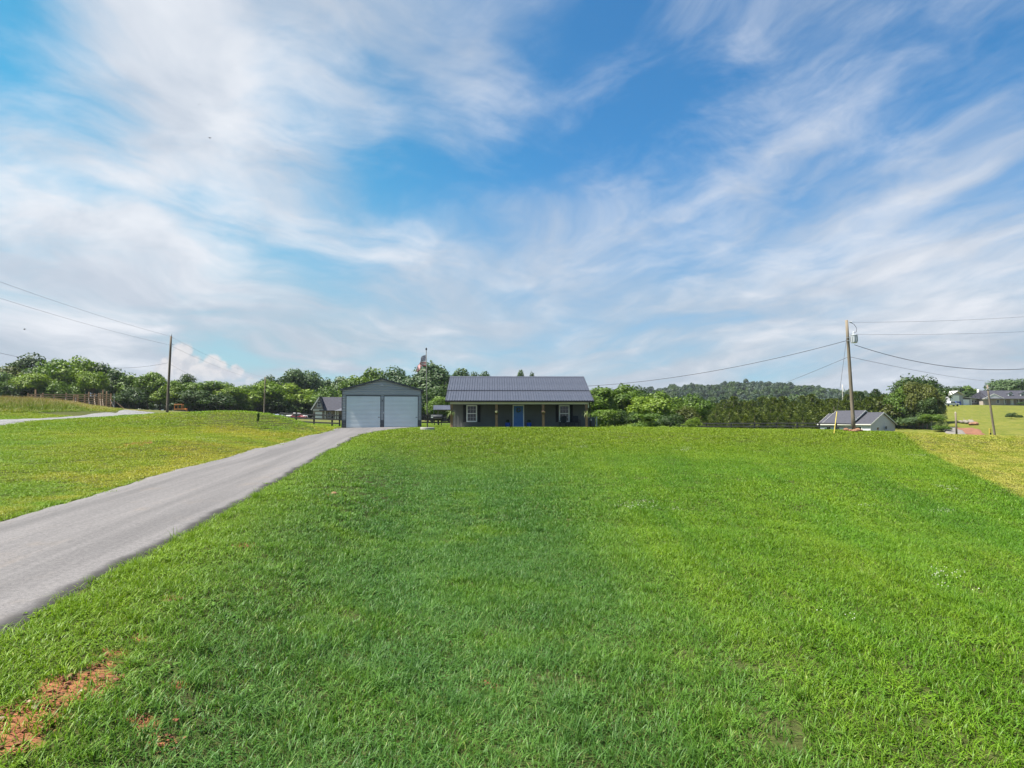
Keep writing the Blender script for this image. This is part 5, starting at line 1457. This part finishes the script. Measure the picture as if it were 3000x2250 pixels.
q = at(2813, 1187, 284); z0 = H1(q.x, q.y)
for k, px in enumerate((2803, 2810)):
    q = at(px, 1187, 283); z0 = H1(q.x, q.y)
    t = thing('wheelie_bin', 'blue wheelie bin beside the barn door, %s of the two' % ('left' if k == 0 else 'right'), 'bin', (q.x, q.y, z0), 0, 'blue bins by the barn')
    MB().prism([(-.36, .1), (.36, .1), (.45, 1.3), (-.45, 1.3)], -.4, .4).build('body', MT['bin_blue'], t, bevel=.03)
    MB().prism([(-.48, 1.3), (.48, 1.3), (.42, 1.42), (-.42, 1.42)], -.45, .42).build('lid', MT['bin_blue'], t)
    for s in (-1, 1): MB().lathe([(.13, -.05), (.13, .05)], 10, (s * .3, .35, .13), 'x').build('wheel', MT['tyre'], t)
q = at(2880, 1187, 290); z0 = H1(q.x, q.y)
t = thing('brick_house', 'brown brick house with two white dormers on the far right rise', 'house', (q.x, q.y, z0), R(-3))
MB().box(0, 8.2, 0, 10, -1, 2.55).build('wall', MT['brick'], t)
MB().box(8.2, 30, 1.8, 10, -1, 2.55).build('wall', MT['brick'], t)
MB().box(16.0, 30, .0, 1.8, -1, 2.55).build('wall', MT['brick'], t)
MB().prismx([(-1.0, 2.5), (4.8, 6.1), (10.6, 2.5), (10.6, 2.35), (-1.0, 2.35)], 1.6, 31).build('roof', MT['shingle'], t)
MB().add([(-.5, -.5, 2.45), (8.6, -.5, 2.45), (4.0, 4.6, 5.0), (-.5, 10.5, 2.45), (1.8, 4.8, 6.0), (8.6, 4.8, 5.9)], [(0, 1, 2), (0, 2, 4, 3), (1, 5, 4, 2), (0, 3, 4)]).build('roof_hip', MT['shingle'], t)
MB().prism([(.9, 2.5), (7.3, 2.5), (4.1, 4.35)], -.62, -.5).build('gable_panel', MT['pale_siding'], t)
for s in (-1, 1): MB().bar((4.1, -.66, 4.5), (4.1 + s * 4.6, -.66, 2.3), .1, .22).build('bargeboard', MT['white_trim'], t)
MB().box(-.5, 31, -.56, -.5, 2.28, 2.5).build('fascia', MT['white_trim'], t)
MB().box(1.4, 2.6, 5.0, 6.2, 4.2, 6.6).build('chimney', MT['white_vinyl'], t)
dormer(t, 11.6, 1.0, 3.6); dormer(t, 16.4, 1.0, 3.6)
sash_window(t, 5.2, 6.6, .7, 2.2, -.03, .14, None); sash_window(t, 9.3, 10.4, .7, 2.2, 1.77, .14, None); sash_window(t, 14.2, 15.4, .7, 2.2, 1.77, .14, None)
MB().box(11.9, 13.2, 1.7, 1.79, 0, 2.3).build('door', MT['white_vinyl'], t)
for xx in (8.3, 11.2, 13.8): MB().box(xx, xx + .2, -.4, -.2, 0, 2.4).build('porch_post', MT['white_trim'], t)
# lane and clay bank on the far slope, fallen logs
lane_m = surf('pale_lane', (0.14, 0.128, 0.115), 0.95, var=0.15, scale=2)
bank_m = surf('red_clay_bank', (0.17, 0.075, 0.042), 0.95, var=0.35, scale=1.2, bump=.08)
def strip(name, cl_, mat, lift, sub=9):
    rows = []
    for (pa, ra, Ya, wa), (pb, rb, Yb, wb) in zip(cl_[:-1], cl_[1:]):
        for k in range(7):
            t_ = k / 7
            pc = at(pa + (pb - pa) * t_, 1240, Ya + (Yb - Ya) * t_); w_ = wa + (wb - wa) * t_
            w_ *= 1 + .12 * math.sin(pc.x * 1.7)
            xs = pc.x + np.linspace(-w_, w_, sub); ys_ = np.full(sub, pc.y)
            zs_ = Hs(xs, ys_) + lift + .05 * np.sin(xs * 2.3 + pc.y); zs_[0] -= lift + .25; zs_[-1] -= lift + .25
            rows.append(np.stack([xs, ys_, zs_], -1))
    V = np.array(rows).reshape(-1, 3); idx = np.arange(len(V)).reshape(-1, sub)
    q_ = np.stack([idx[:-1, :-1], idx[:-1, 1:], idx[1:, 1:], idx[1:, :-1]], -1).reshape(-1, 4)
    return tag(obj(name, npmesh(name, V, [q_], True), mat), kind='structure')
strip('clay_bank', [(2915, 0, 101, .6), (2880, 0, 109, 1.7), (2845, 0, 119, 2.3), (2805, 0, 134, 2.6), (2765, 0, 150, 2.4), (2735, 0, 164, 1.2)], bank_m, .14)
strip('far_lane', [(2890, 0, 95, 1.2), (2845, 0, 106, 1.6), (2800, 0, 119, 1.7), (2760, 0, 133, 1.5), (2725, 0, 147, 1.0)], lane_m, .22)
for nm, a_, c_, r_, lb in (('fallen_log', (2808, 1213, 172), (2836, 1224, 168), .42, 'long bleached log lying on the far right slope'), ('fallen_log', (2838, 1213, 172), (2850, 1228, 164), .55, 'short bleached stump log right of the long log on the slope')):
    pa, pb = at(*a_), at(*c_); pa.z = H1(pa.x, pa.y) + .35; pb.z = H1(pb.x, pb.y) + .45
    n = 7; pts = [pa.lerp(pb, k / n) + Vector((0, 0, .12 * math.sin(k * 1.7))) - pa for k in range(n + 1)]
    lo_ = thing(nm, lb, 'log', pa, 0, 'logs on the slope')
    MB().tube(pts, [r_ * (.6 + .5 * k / n) for k in range(n + 1)], 9).build('trunk', MT['stain'], lo_, smooth=True)
    MB().tube([pts[3], pts[3] + Vector((.5, .2, .9))], [.12, .05], 6).build('branch_stub', MT['stain'], lo_)
hx_, hy_ = at(2852, 1232, 163).x, 163
tag(obj('root_clod', rock_mesh('root_clod', 1.1, 44), MT['rock'], None, (hx_, hy_, H1(hx_, hy_) + .35)), 'reddish clod of roots at the end of the short log on the slope', 'clod')

# ------------------------------------------------------------------ birds
def bird(px, py, Y_, span, rx, rz, label):
    p = at(px, py, Y_); m = MB()
    vs = [(-.5, .02, .10), (-.30, -.10, .16), (-.06, -.10, .04), (0, -.28, .0), (.06, -.10, .04), (.30, -.10, .16), (.5, .02, .10), (.30, .10, .13), (.07, .12, .02), (.06, .34, .0), (-.06, .34, .0), (-.07, .12, .02), (-.30, .10, .13), (0, 0, -.07), (0, 0, .07)]
    top = [(0, 1, 12), (1, 2, 11, 12), (2, 3, 14), (3, 4, 14), (2, 14, 11), (4, 8, 14), (14, 8, 9, 10, 11), (4, 5, 7, 8), (5, 6, 7)]
    m.add([tuple(c * span for c in v_) for v_ in vs], top + [tuple(13 if i == 14 else i for i in f)[::-1] for f in top if 14 in f])
    o = m.build('bird', MT['feather'], None, p)
    o.rotation_euler = (rx, 0, rz)
    tag(o, label, 'bird', 'birds in the sky')
bird(72, 965, 260, 1.8, R(20), R(-50), 'soaring bird with raised wings above the left woods')
bird(583, 306, 300, 1.1, R(30), R(60), 'topmost of the three small birds against the white cloud')
bird(615, 404, 300, 1.3, R(-30), R(30), 'middle one of the three small birds against the white cloud')
bird(813, 441, 300, .95, R(10), R(10), 'lowest and rightmost of the three small birds near blue sky')
# ------------------------------------------------------------------ trees
def crown_mesh(name, seed, nl=20, leaves=5200, size=.235, shape='round', env=(.40, .40, .42), cz=.60, H_=10.0, shell=.55):
    """leaf-sized faces over many lobes; unit: a tree H_ metres tall."""
    g_ = np.random.default_rng(seed)
    lob = []
    for k in range(nl):
        d = g_.normal(size=3); d /= np.linalg.norm(d)
        r = g_.random() ** .45
        c = np.array([d[0] * env[0], d[1] * env[1], d[2] * env[2]]) * r * .78
        if shape == 'spread' and c[2] < -.1: c[2] *= .3
        rad = (.13 + .11 * g_.random()) * (1.15 if r < .5 else .9)
        lob.append((c, rad))
    P_, Nn, T_ = [], [], []
    wts = np.array([l[1] ** 2 for l in lob]); wts /= wts.sum()
    for (c, rad), w in zip(lob, wts):
        n = int(leaves * w)
        d = g_.normal(size=(n, 3)); d /= np.linalg.norm(d, axis=1)[:, None]
        d[:, 2] = np.where(d[:, 2] < -.35, -d[:, 2] * .6, d[:, 2])
        # sub-clumps on the lobe
        kd = g_.normal(size=(9, 3)); kd /= np.linalg.norm(kd, axis=1)[:, None]
        near = (d @ kd.T).max(1)
        rr = rad * (shell + (1 - shell) * g_.random(n) ** .6) * (.80 + .38 * np.clip((near - .45) / .5, 0, 1))
        P_.append(c + d * rr[:, None]); Nn.append(d)
        T_.append(np.clip(.5 + (g_.random() - .5) * .5 + (g_.random(n) - .5) * .6, 0, 1))
    p = np.concatenate(P_); nn = np.concatenate(Nn); tt = np.concatenate(T_)
    p[:, 2] += cz
    p *= H_
    n = len(p)
    nn = nn + g_.normal(size=(n, 3)) * .45; nn /= np.linalg.norm(nn, axis=1)[:, None]
    t = g_.normal(size=(n, 3)); e1 = np.cross(nn, t); e1 /= np.linalg.norm(e1, axis=1)[:, None]; e2 = np.cross(nn, e1)
    s = size * (.6 + .8 * g_.random(n))[:, None]
    V = np.stack([p - e1 * s, p - e2 * s * .62, p + e1 * s, p + e2 * s * .62], 1).reshape(-1, 3)
    return npmesh(name, V, [np.arange(n)[:, None] * 4 + np.arange(4)[None]], False, {'tint': ('FLOAT', np.repeat(tt, 4))}), lob
def trunk_mesh(name, lob, seed, H_=10.0, cz=.60, r0=.022):
    g_ = random.Random(seed); mb = MB()
    top = cz * H_ * 1.02
    pts = [Vector((.10 * H_ * .1 * math.sin(k * 1.3 + seed), .08 * H_ * .1 * math.cos(k * 1.1 + seed), -.3 + (top + .3) * k / 6)) for k in range(7)]
    mb.tube(pts, [H_ * r0 * (1.25 if k == 0 else 1 - .12 * k) for k in range(7)], 8)
    for k, (c, rad) in enumerate(lob):
        if k % 2: continue
        e = Vector((c[0], c[1], c[2] + cz)) * H_
        z0_ = min(e.z * .75, top * .95); z0_ = max(z0_, .22 * H_)
        f = (z0_ + .3) / (top + .3) * 6; i = min(int(f), 5); st_ = pts[i].lerp(pts[i + 1], f - i)
        midp = st_.lerp(e, .5) + Vector((0, 0, -.03 * H_))
        mb.tube([st_, midp, e], [H_ * r0 * .45, H_ * r0 * .3, H_ * r0 * .12], 5)
    return mb.mesh(name, True)
def cedar_mesh(name, seed, n=3600, H_=10.0, w=.20, size=.22):
    g_ = np.random.default_rng(seed)
    t = g_.random(n) ** 1.25                      # 0 bottom .. 1 top
    az = g_.random(n) * 2 * PI
    nb = 11
    ph = g_.random(nb) * 2 * PI
    lump = 1 + .28 * np.sin(az * 3 + ph[0] + t * 9) + .22 * np.sin(az * 5 + ph[1] - t * 14) + .18 * np.sin(t * 40 + az * 2)
    prof = np.where(t < .18, .80 + t * 1.1, np.sqrt(np.clip(1 - ((t - .18) / .84) ** 1.7, 0, 1)) * .78 + .22 * (1 - t))
    r = w * prof * lump * (.55 + .45 * g_.random(n) ** .5)
    p = np.stack([r * np.cos(az), r * np.sin(az), .03 + t * .97], -1) * H_
    d = np.stack([np.cos(az), np.sin(az), np.full(n, .55)], -1) + g_.normal(size=(n, 3)) * .5
    d /= np.linalg.norm(d, axis=1)[:, None]
    up = np.stack([np.cos(az) * .5, np.sin(az) * .5, np.ones(n)], -1) + g_.normal(size=(n, 3)) * .35; up /= np.linalg.norm(up, axis=1)[:, None]
    s_ = np.cross(up, d); s_ /= np.linalg.norm(s_, axis=1)[:, None]
    L = size * (.7 + .7 * g_.random(n))[:, None]
    V = np.stack([p - up * L * .5, p - s_ * L * .35, p + up * L * 1.1, p + s_ * L * .35], 1).reshape(-1, 3)
    tint = np.clip(.25 + .5 * (lump - .6) + (g_.random(n) - .5) * .5, 0, 1)
    me = npmesh(name, V, [np.arange(n)[:, None] * 4 + np.arange(4)[None]], False, {'tint': ('FLOAT', np.repeat(tint, 4))})
    mb = MB().tube([(0, 0, -.3), (0, 0, H_ * .5), (0, 0, H_ * .97)], [.16, .10, .02], 7)
    return me, mb.mesh(name + '_trunk', True)
KIT = {}
def kit(key, **kw):
    cz = kw.pop('cz', .60); tr = kw.pop('r0', .022); seed = kw.pop('seed')
    me, lob = crown_mesh('crown', seed, cz=cz, **kw)
    KIT[key] = (me, trunk_mesh('trunk', lob, seed, cz=cz, r0=tr))
kit('round1', seed=1, nl=26, leaves=10075, cz=.56, env=(.46, .46, .44))
kit('round2', seed=2, nl=30, leaves=10075, cz=.55, env=(.52, .50, .42))
kit('round3', seed=3, nl=22, leaves=9300, cz=.56, env=(.40, .42, .45))
kit('oval1', seed=4, nl=24, leaves=10075, cz=.54, env=(.34, .34, .48))
kit('oval2', seed=5, nl=20, leaves=9300, cz=.55, env=(.30, .32, .48))
kit('broad1', seed=6, nl=34, leaves=11625, cz=.52, env=(.66, .55, .42))
kit('spread1', seed=7, nl=22, leaves=8060, cz=.70, env=(.46, .46, .32), shape='spread')
kit('sparse1', seed=8, nl=16, leaves=2325, cz=.62, env=(.34, .34, .42), size=.24, shell=.2, r0=.018)
kit('sparse2', seed=9, nl=20, leaves=4030, cz=.60, env=(.40, .38, .42), size=.26, shell=.3)
kit('bush1', seed=10, nl=18, leaves=5890, cz=.42, env=(.55, .55, .40), r0=.014)
kit('bush2', seed=12, nl=14, leaves=4960, cz=.42, env=(.48, .55, .42), r0=.014)
for k in range(4): KIT['cedar%d' % (k + 1)] = cedar_mesh('crown', 40 + k, w=.19 + .02 * k)
def tree(name, label, px, top, Y_, wpx, kk, leaf, group, base=None, bark='bark', cat='tree', dz=0.0):
    """px / top / width are survey-picture readings for a tree standing Y_ metres away."""
    c = at(px, top, Y_)
    gz_ = H1(c.x, c.y) + dz
    hgt = max(c.z - gz_, 1.0)
    wm = wpx / F * Y_
    cm_, tm_ = KIT[kk]
    if kk not in EXT:
        co_ = np.empty(len(cm_.vertices) * 3, np.float32); cm_.vertices.foreach_get('co', co_); co_ = co_.reshape(-1, 3)
        EXT[kk] = (float(np.percentile(co_[:, 0], 98.5) - np.percentile(co_[:, 0], 1.5)), float(np.percentile(co_[:, 2], 99.6)))
    ew, eh = EXT[kk]
    t = thing(name, label, cat, (c.x, c.y, gz_), RNG.random() * 6.28 if not kk.startswith('sparse') else 0.6, group)
    sx, sz = wm / ew * (1.16 if kk[:5] != 'cedar' else 1.0), hgt / eh
    for nm, me, mt_ in (('crown', cm_, LEAF[leaf]), ('trunk', tm_, MT[bark])):
        o = bpy.data.objects.new(nm, me); C.objects.link(o); o.parent = t
        o.scale = (sx, sx, sz) if nm == 'crown' else ((sx + sz) / 2 if sx < sz * 1.4 else sx * .8, (sx + sz) / 2 if sx < sz * 1.4 else sx * .8, sz)
        if not me.materials: me.materials.append(None)
        o.material_slots[0].link = 'OBJECT'; o.material_slots[0].material = mt_
    return t
EXT = {}
GL, GC, GRH, GRR = 'trees of the left wood', 'trees behind the garage', 'trees right of the house', 'trees on the right'
T = tree
T('dark_tree', 'bluish dark tall tree topping the far left wood', 103, 1043, 225, 100, 'round1', 'dark', GL)
T('olive_tree', 'dark olive tree at the left edge behind the meadow', 42, 1076, 212, 110, 'round2', 'olive', GL)
T('olive_tree', 'second dark olive tree under the tall bluish tree on the left', 140, 1084, 208, 90, 'round3', 'dark', GL)
T('green_tree', 'largest bright green tree of the left wood', 218, 1053, 212, 150, 'broad1', 'bright', GL)
T('dark_conifer', 'narrow very dark tree right of the largest bright green one', 297, 1071, 214, 62, 'oval2', 'dark', GL)
T('green_tree', 'light green tree cut by the left picture edge', 6, 1094, 203, 80, 'round1', 'mid', GL)
T('yellow_green_tree', 'yellow-green layered tree in front of the olive trees on the left', 108, 1096, 200, 78, 'spread1', 'bright', GL)
T('yellow_green_tree', 'small yellow-green tree above the corral', 274, 1090, 201, 62, 'spread1', 'bright', GL)
T('green_tree', 'mid green low tree behind the corral posts', 185, 1120, 200, 95, 'bush1', 'mid', GL)
T('dark_tree', 'dark low tree behind the corral, left of the mid green one', 60, 1125, 200, 90, 'bush2', 'dark', GL)
T('sparse_tree', 'thin see-through tree right of the corral', 342, 1084, 208, 62, 'sparse2', 'dark', GL)
T('olive_tree', 'rounded tree with sky gaps between the corral and the left pole', 382, 1098, 206, 72, 'sparse2', 'mid', GL)
T('green_tree', 'green tree left of the dark utility pole', 434, 1092, 206, 66, 'round3', 'mid', GL)
T('green_tree', 'bright green tree directly behind the dark utility pole', 472, 1110, 204, 62, 'round1', 'bright', GL)
T('dark_tree', 'dark understory tree at the wood edge left of the pole', 400, 1135, 203, 100, 'bush1', 'dark', GL)
T('dark_tree', 'tall dark tree right of the dark utility pole', 552, 1100, 212, 72, 'round2', 'dark', GL)
T('yellow_green_tree', 'yellow-green small tree just right of the dark utility pole', 514, 1118, 203, 52, 'oval1', 'bright', GL)
T('green_tree', 'green tree above the orange loader', 600, 1120, 207, 86, 'round3', 'mid', GL)
T('dark_tree', 'dark bushy tree behind the orange loader', 568, 1142, 202, 90, 'bush2', 'dark', GL)
T('green_tree', 'bright round tree near the notch in the left wood', 655, 1124, 208, 88, 'round1', 'bright', GL)
T('dark_tree', 'dark lower tree in front of the bright round one by the notch', 645, 1150, 203, 100, 'bush1', 'dark', GL)
T('green_tree', 'last green tree before the notch in the left wood', 698, 1143, 208, 66, 'bush2', 'mid', GL)
T('distant_tree', 'distant bluish tree showing in the notch of the wood', 718, 1133, 330, 40, 'oval1', 'cool', GL)
T('dark_tree', 'dark rounded tree behind the slim pole', 800, 1106, 235, 96, 'broad1', 'dark', GC)
T('yellow_green_tree', 'big yellow-green dome tree beside the slim pole', 785, 1120, 214, 128, 'broad1', 'bright', GC)
T('tall_tree', 'tall umbrella crowned tree left of the garage roof', 884, 1086, 245, 84, 'spread1', 'cool', GC)
T('green_tree', 'broad bright green tree above the parked pickup', 882, 1128, 220, 130, 'round2', 'bright', GC)
T('dark_tree', 'dark low tree behind the parked pickup', 850, 1165, 217, 130, 'bush1', 'dark', GC)
T('green_tree', 'green tree behind the roof of the gabled house', 965, 1136, 216, 80, 'round1', 'mid', GC)
T('hazy_tree', 'greyish thin tree left of the garage ridge', 955, 1112, 270, 64, 'sparse2', 'cool', GC)
T('hazy_tree', 'greyish tree close over the left garage eave', 1005, 1106, 265, 64, 'round3', 'cool', GC)
T('green_tree', 'rounded green tree over the left half of the garage roof', 1070, 1085, 235, 112, 'round2', 'mid', GC)
T('green_tree', 'rounded green tree over the right half of the garage roof', 1158, 1084, 232, 104, 'round1', 'cool', GC)
T('dark_tree', 'dark tree behind the right garage corner', 1215, 1110, 225, 84, 'round3', 'dark', GC)
T('tall_tree', 'tallest tree behind the flagpole', 1268, 1068, 215, 108, 'oval1', 'cool', GC)
T('dark_tree', 'dark lower tree behind the flagpole and pavilion', 1255, 1140, 165, 110, 'bush1', 'dark', GC)
T('green_tree', 'light green small tree above the pavilion roof', 1282, 1163, 150, 56, 'round3', 'mid', GC)
T('dark_tree', 'dark shrubby tree left of the house roof edge', 1318, 1130, 170, 80, 'round2', 'dark', GC)
for px, top, w, lb in ((1362, 1087, 62, 'widest treetop peeping over the left of the house ridge'), (1402, 1094, 26, 'small treetop second from left over the house ridge'), (1432, 1094, 34, 'treetop third from left over the house ridge'), (1530, 1090, 26, 'round treetop over the middle of the house ridge'), (1557, 1095, 14, 'tiny treetop right of the middle one over the ridge')):
    T('background_tree', lb, px, top, 260, w * 1.1, 'round3' if w > 20 else 'oval1', 'cool', 'treetops over the house ridge')
T('green_tree', 'large leafy tree right behind the house end', 1800, 1130, 128, 128, 'round2', 'mid', GRH)
T('green_tree', 'leafy tree directly beside the right house eave', 1752, 1138, 122, 84, 'oval1', 'mid', GRH)
T('dark_tree', 'dark tree behind the large leafy one right of the house', 1862, 1137, 140, 84, 'round1', 'dark', GRH)
T('green_tree', 'bright rounded tree midway between house and cedars', 1962, 1150, 126, 116, 'round2', 'mid', GRH)
T('green_tree', 'bright green tree left of the midway rounded one', 1905, 1164, 120, 84, 'round3', 'bright', GRH)
T('dark_tree', 'dark tree right of the midway rounded one', 2022, 1160, 134, 84, 'round1', 'mid', GRH)
T('olive_tree', 'brownish olive tree where the cedars begin', 2000, 1190, 124, 96, 'bush1', 'olive', GRH)
T('bush', 'low leafy bush right of the air conditioner', 1775, 1200, 108, 76, 'bush2', 'mid', GRH, cat='bush')
T('bush', 'dark low bush under the large leafy tree', 1835, 1205, 108, 70, 'bush1', 'dark', GRH, cat='bush')
T('bush', 'light green low bush below the bright green tree', 1890, 1212, 106, 70, 'bush2', 'mid', GRH, cat='bush')
T('bush', 'small bright bush at the left end of the long fence', 2030, 1224, 112, 44, 'bush1', 'bright', GRH, cat='bush')
T('bush', 'dark bush between the midway tree and the fence', 1960, 1214, 110, 76, 'bush1', 'dark', GRH, cat='bush')
# cedars: a packed row, indistinguishable one from another
cg = random.Random(5)
CED = 'olive green cedar packed in the dense row behind the long black fence'
k = 0
for row, (Y_, step) in enumerate(((182, 27), (172, 31), (163, 36))):
    px = 2040 + row * 9
    while px < 2640:
        top = np.interp(px, [2030, 2080, 2150, 2250, 2350, 2450, 2520, 2580, 2640], [1186, 1170, 1168, 1166, 1163, 1160, 1150, 1146, 1160]) + row * 17 + cg.uniform(-7, 13)
        if not (row == 2 and 2395 < px < 2640):
            T('cedar_tree', CED, px, top, Y_ + cg.uniform(-3, 3), 58 + cg.uniform(-8, 16), 'cedar%d' % (1 + k % 4), 'cedar', 'packed cedars behind the long fence')
        px += step + cg.uniform(-5, 5); k += 1
T('dark_conifer', 'taller dark conifer at the right end of the cedar row', 2565, 1140, 176, 54, 'cedar3', 'dark', GRR)
T('dark_conifer', 'dark conifer standing above the pale house ridge', 2520, 1148, 178, 50, 'cedar4', 'dark', GRR)
T('sparse_tree', 'tall ragged see-through tree left of the big right clump', 2655, 1103, 170, 74, 'sparse1', 'dark', GRR)
T('dark_tree', 'dark round tree crowning the big right clump', 2700, 1108, 176, 84, 'round1', 'dark', GRR)
T('yellow_green_tree', 'yellowish green tree in the middle of the big right clump', 2700, 1122, 160, 60, 'round3', 'olive', GRR)
T('green_tree', 'mid green tree left in the big right clump', 2668, 1136, 168, 96, 'round2', 'mid', GRR)
T('green_tree', 'green tree above the pale house, left of the big clump', 2612, 1164, 172, 84, 'round1', 'olive', GRR)
T('dark_tree', 'dark low tree behind the pale house gable', 2640, 1195, 170, 84, 'bush1', 'dark', GRR)
T('dark_tree', 'dark understory tree low in the big right clump', 2682, 1190, 163, 90, 'bush2', 'dark', GRR)
T('dark_tree', 'dark tree on the right flank of the big clump', 2714, 1168, 158, 44, 'round3', 'dark', GRR)
T('green_tree', 'small light leaved tree low in front of the big clump', 2692, 1222, 150, 60, 'spread1', 'cool', GRR)
T('pale_trunk_tree', 'small tree with a pale trunk in front of the big clump', 2728, 1214, 126, 46, 'spread1', 'mid', GRR, bark='pale_bark')
T('thin_tree', 'thin pale leaved tree before the grey barn', 2756, 1160, 160, 26, 'sparse1', 'pale', GRR)
T('bush', 'light green bush at the right foot of the big clump', 2756, 1214, 136, 30, 'bush2', 'pale', GRR, cat='bush')
T('bush', 'round green bush beside the far lane', 2758, 1248, 122, 46, 'bush1', 'mid', GRR, cat='bush')
for px, top, w, kk, lf, lb in ((2805, 1134, 66, 'round1', 'dark', 'dark tree behind the left of the barn roof'), (2850, 1132, 68, 'round2', 'mid', 'round tree behind the right of the barn roof'), (2886, 1150, 40, 'sparse2', 'dark', 'thin dark tree between barn and brick house'),
                               (2925, 1136, 54, 'round3', 'dark', 'dark tree behind the left of the brick house roof'), (2968, 1112, 90, 'spread1', 'cool', 'tall spreading tree behind the dormers'), (2960, 1124, 70, 'round1', 'mid', 'green tree just behind the left dormer'), (3010, 1122, 70, 'round2', 'mid', 'green tree cut by the right picture edge behind the brick house')):
    T('background_tree', lb, px, top, 330, w, kk, lf, 'trees behind barn and brick house')
for px, row, w, lb in ((2962, 1209, 26, 'larger dark shrub alone on the right grass slope'), (2985, 1216, 16, 'smaller dark shrub on the right grass slope'), (2990, 1178, 20, 'shrub before the brick house porch')):
    Y_ = 180 if row > 1200 else 280
    T('shrub', lb, px, row, Y_, w, 'bush1', 'dark', 'shrubs on the right slope', cat='shrub')
T('sapling', 'thin young sapling on the bare spot of the grassy mound', 756, 1240, 47.5, 7, 'sparse1', 'dark', None, cat='sapling')

# far woods: masses that nobody could count
FAR = bpy.data.collections.new('far_crown_kit')
def lowcrown(seed):
    me, lob = crown_mesh('far_crown', seed, nl=9, leaves=760, size=.62, env=(.60, .60, .30), cz=.5, shell=.75)
    return me
for k in range(4):
    me = lowcrown(300 + k); me.materials.append(LEAF['far' if k % 2 else 'dark'])
    o = bpy.data.objects.new('h%d' % k, me); FAR.objects.link(o)
gf = gn.copy(); gf.name = 'scatter_crowns'
for nd in gf.nodes:
    if nd.bl_idname == 'GeometryNodeCollectionInfo': nd.inputs['Collection'].default_value = FAR
def far_wood(name, label, x, y, s):
    n = len(x); z = Hs(x, y)
    rot = np.stack([np.zeros(n), np.zeros(n), RNG.random(n) * 6.28], -1)
    me = npmesh(name, np.stack([x, y, z - .5], -1), [], False, {'rot': ('FLOAT_VECTOR', rot), 'scl': ('FLOAT_VECTOR', np.stack([s, s, s * (.9 + .35 * RNG.random(n))], -1)), 'pick': ('INT', RNG.integers(0, 4, n))})
    o = bpy.data.objects.new(name, me); C.objects.link(o)
    md = o.modifiers.new('scatter', 'NODES'); md.node_group = gf
    return tag(o, label, 'forest', kind='stuff')
x, y = jgrid(40, 640, 690, 1040, 9.5)
k = (Hs(x, y) > 7.0); x, y = x[k], y[k]
far_wood('hill_forest', 'distant hazy forest covering the low hill on the horizon', x, y, .70 + 1.0 * RNG.random(len(x)) ** 2)
x, y = jgrid(-215, -18, 214, 240, 3.6)
k = (x < -30) | (y > 222); x, y = x[k], y[k]
far_wood('wood_undergrowth', 'dark undergrowth closing the wood below the left and centre trees', x, y, .36 + .22 * RNG.random(len(x)))
x, y = jgrid(-420, 420, 345, 400, 11.0)
far_wood('far_tree_belt', 'far belt of trees behind the fields', x, y, (.65 + .3 * RNG.random(len(x))))

# ------------------------------------------------------------------ haze: the humid summer air
hz = MB().box(-1290, 1290, -175, 1330, -4.0, 84.0).build('haze', None)
hm_, N, out = new_mat('humid_air')
pv = N.n('ShaderNodeVolumePrincipled')
pv.inputs['Color'].default_value = (0.80, 0.88, 1.0, 1)
pv.inputs['Density'].default_value = 0.00007
pv.inputs['Anisotropy'].default_value = 0.2
N.link(pv.outputs[0], out.inputs['Volume'])
hz.data.materials.append(hm_)
tag(hz, kind='stuff')
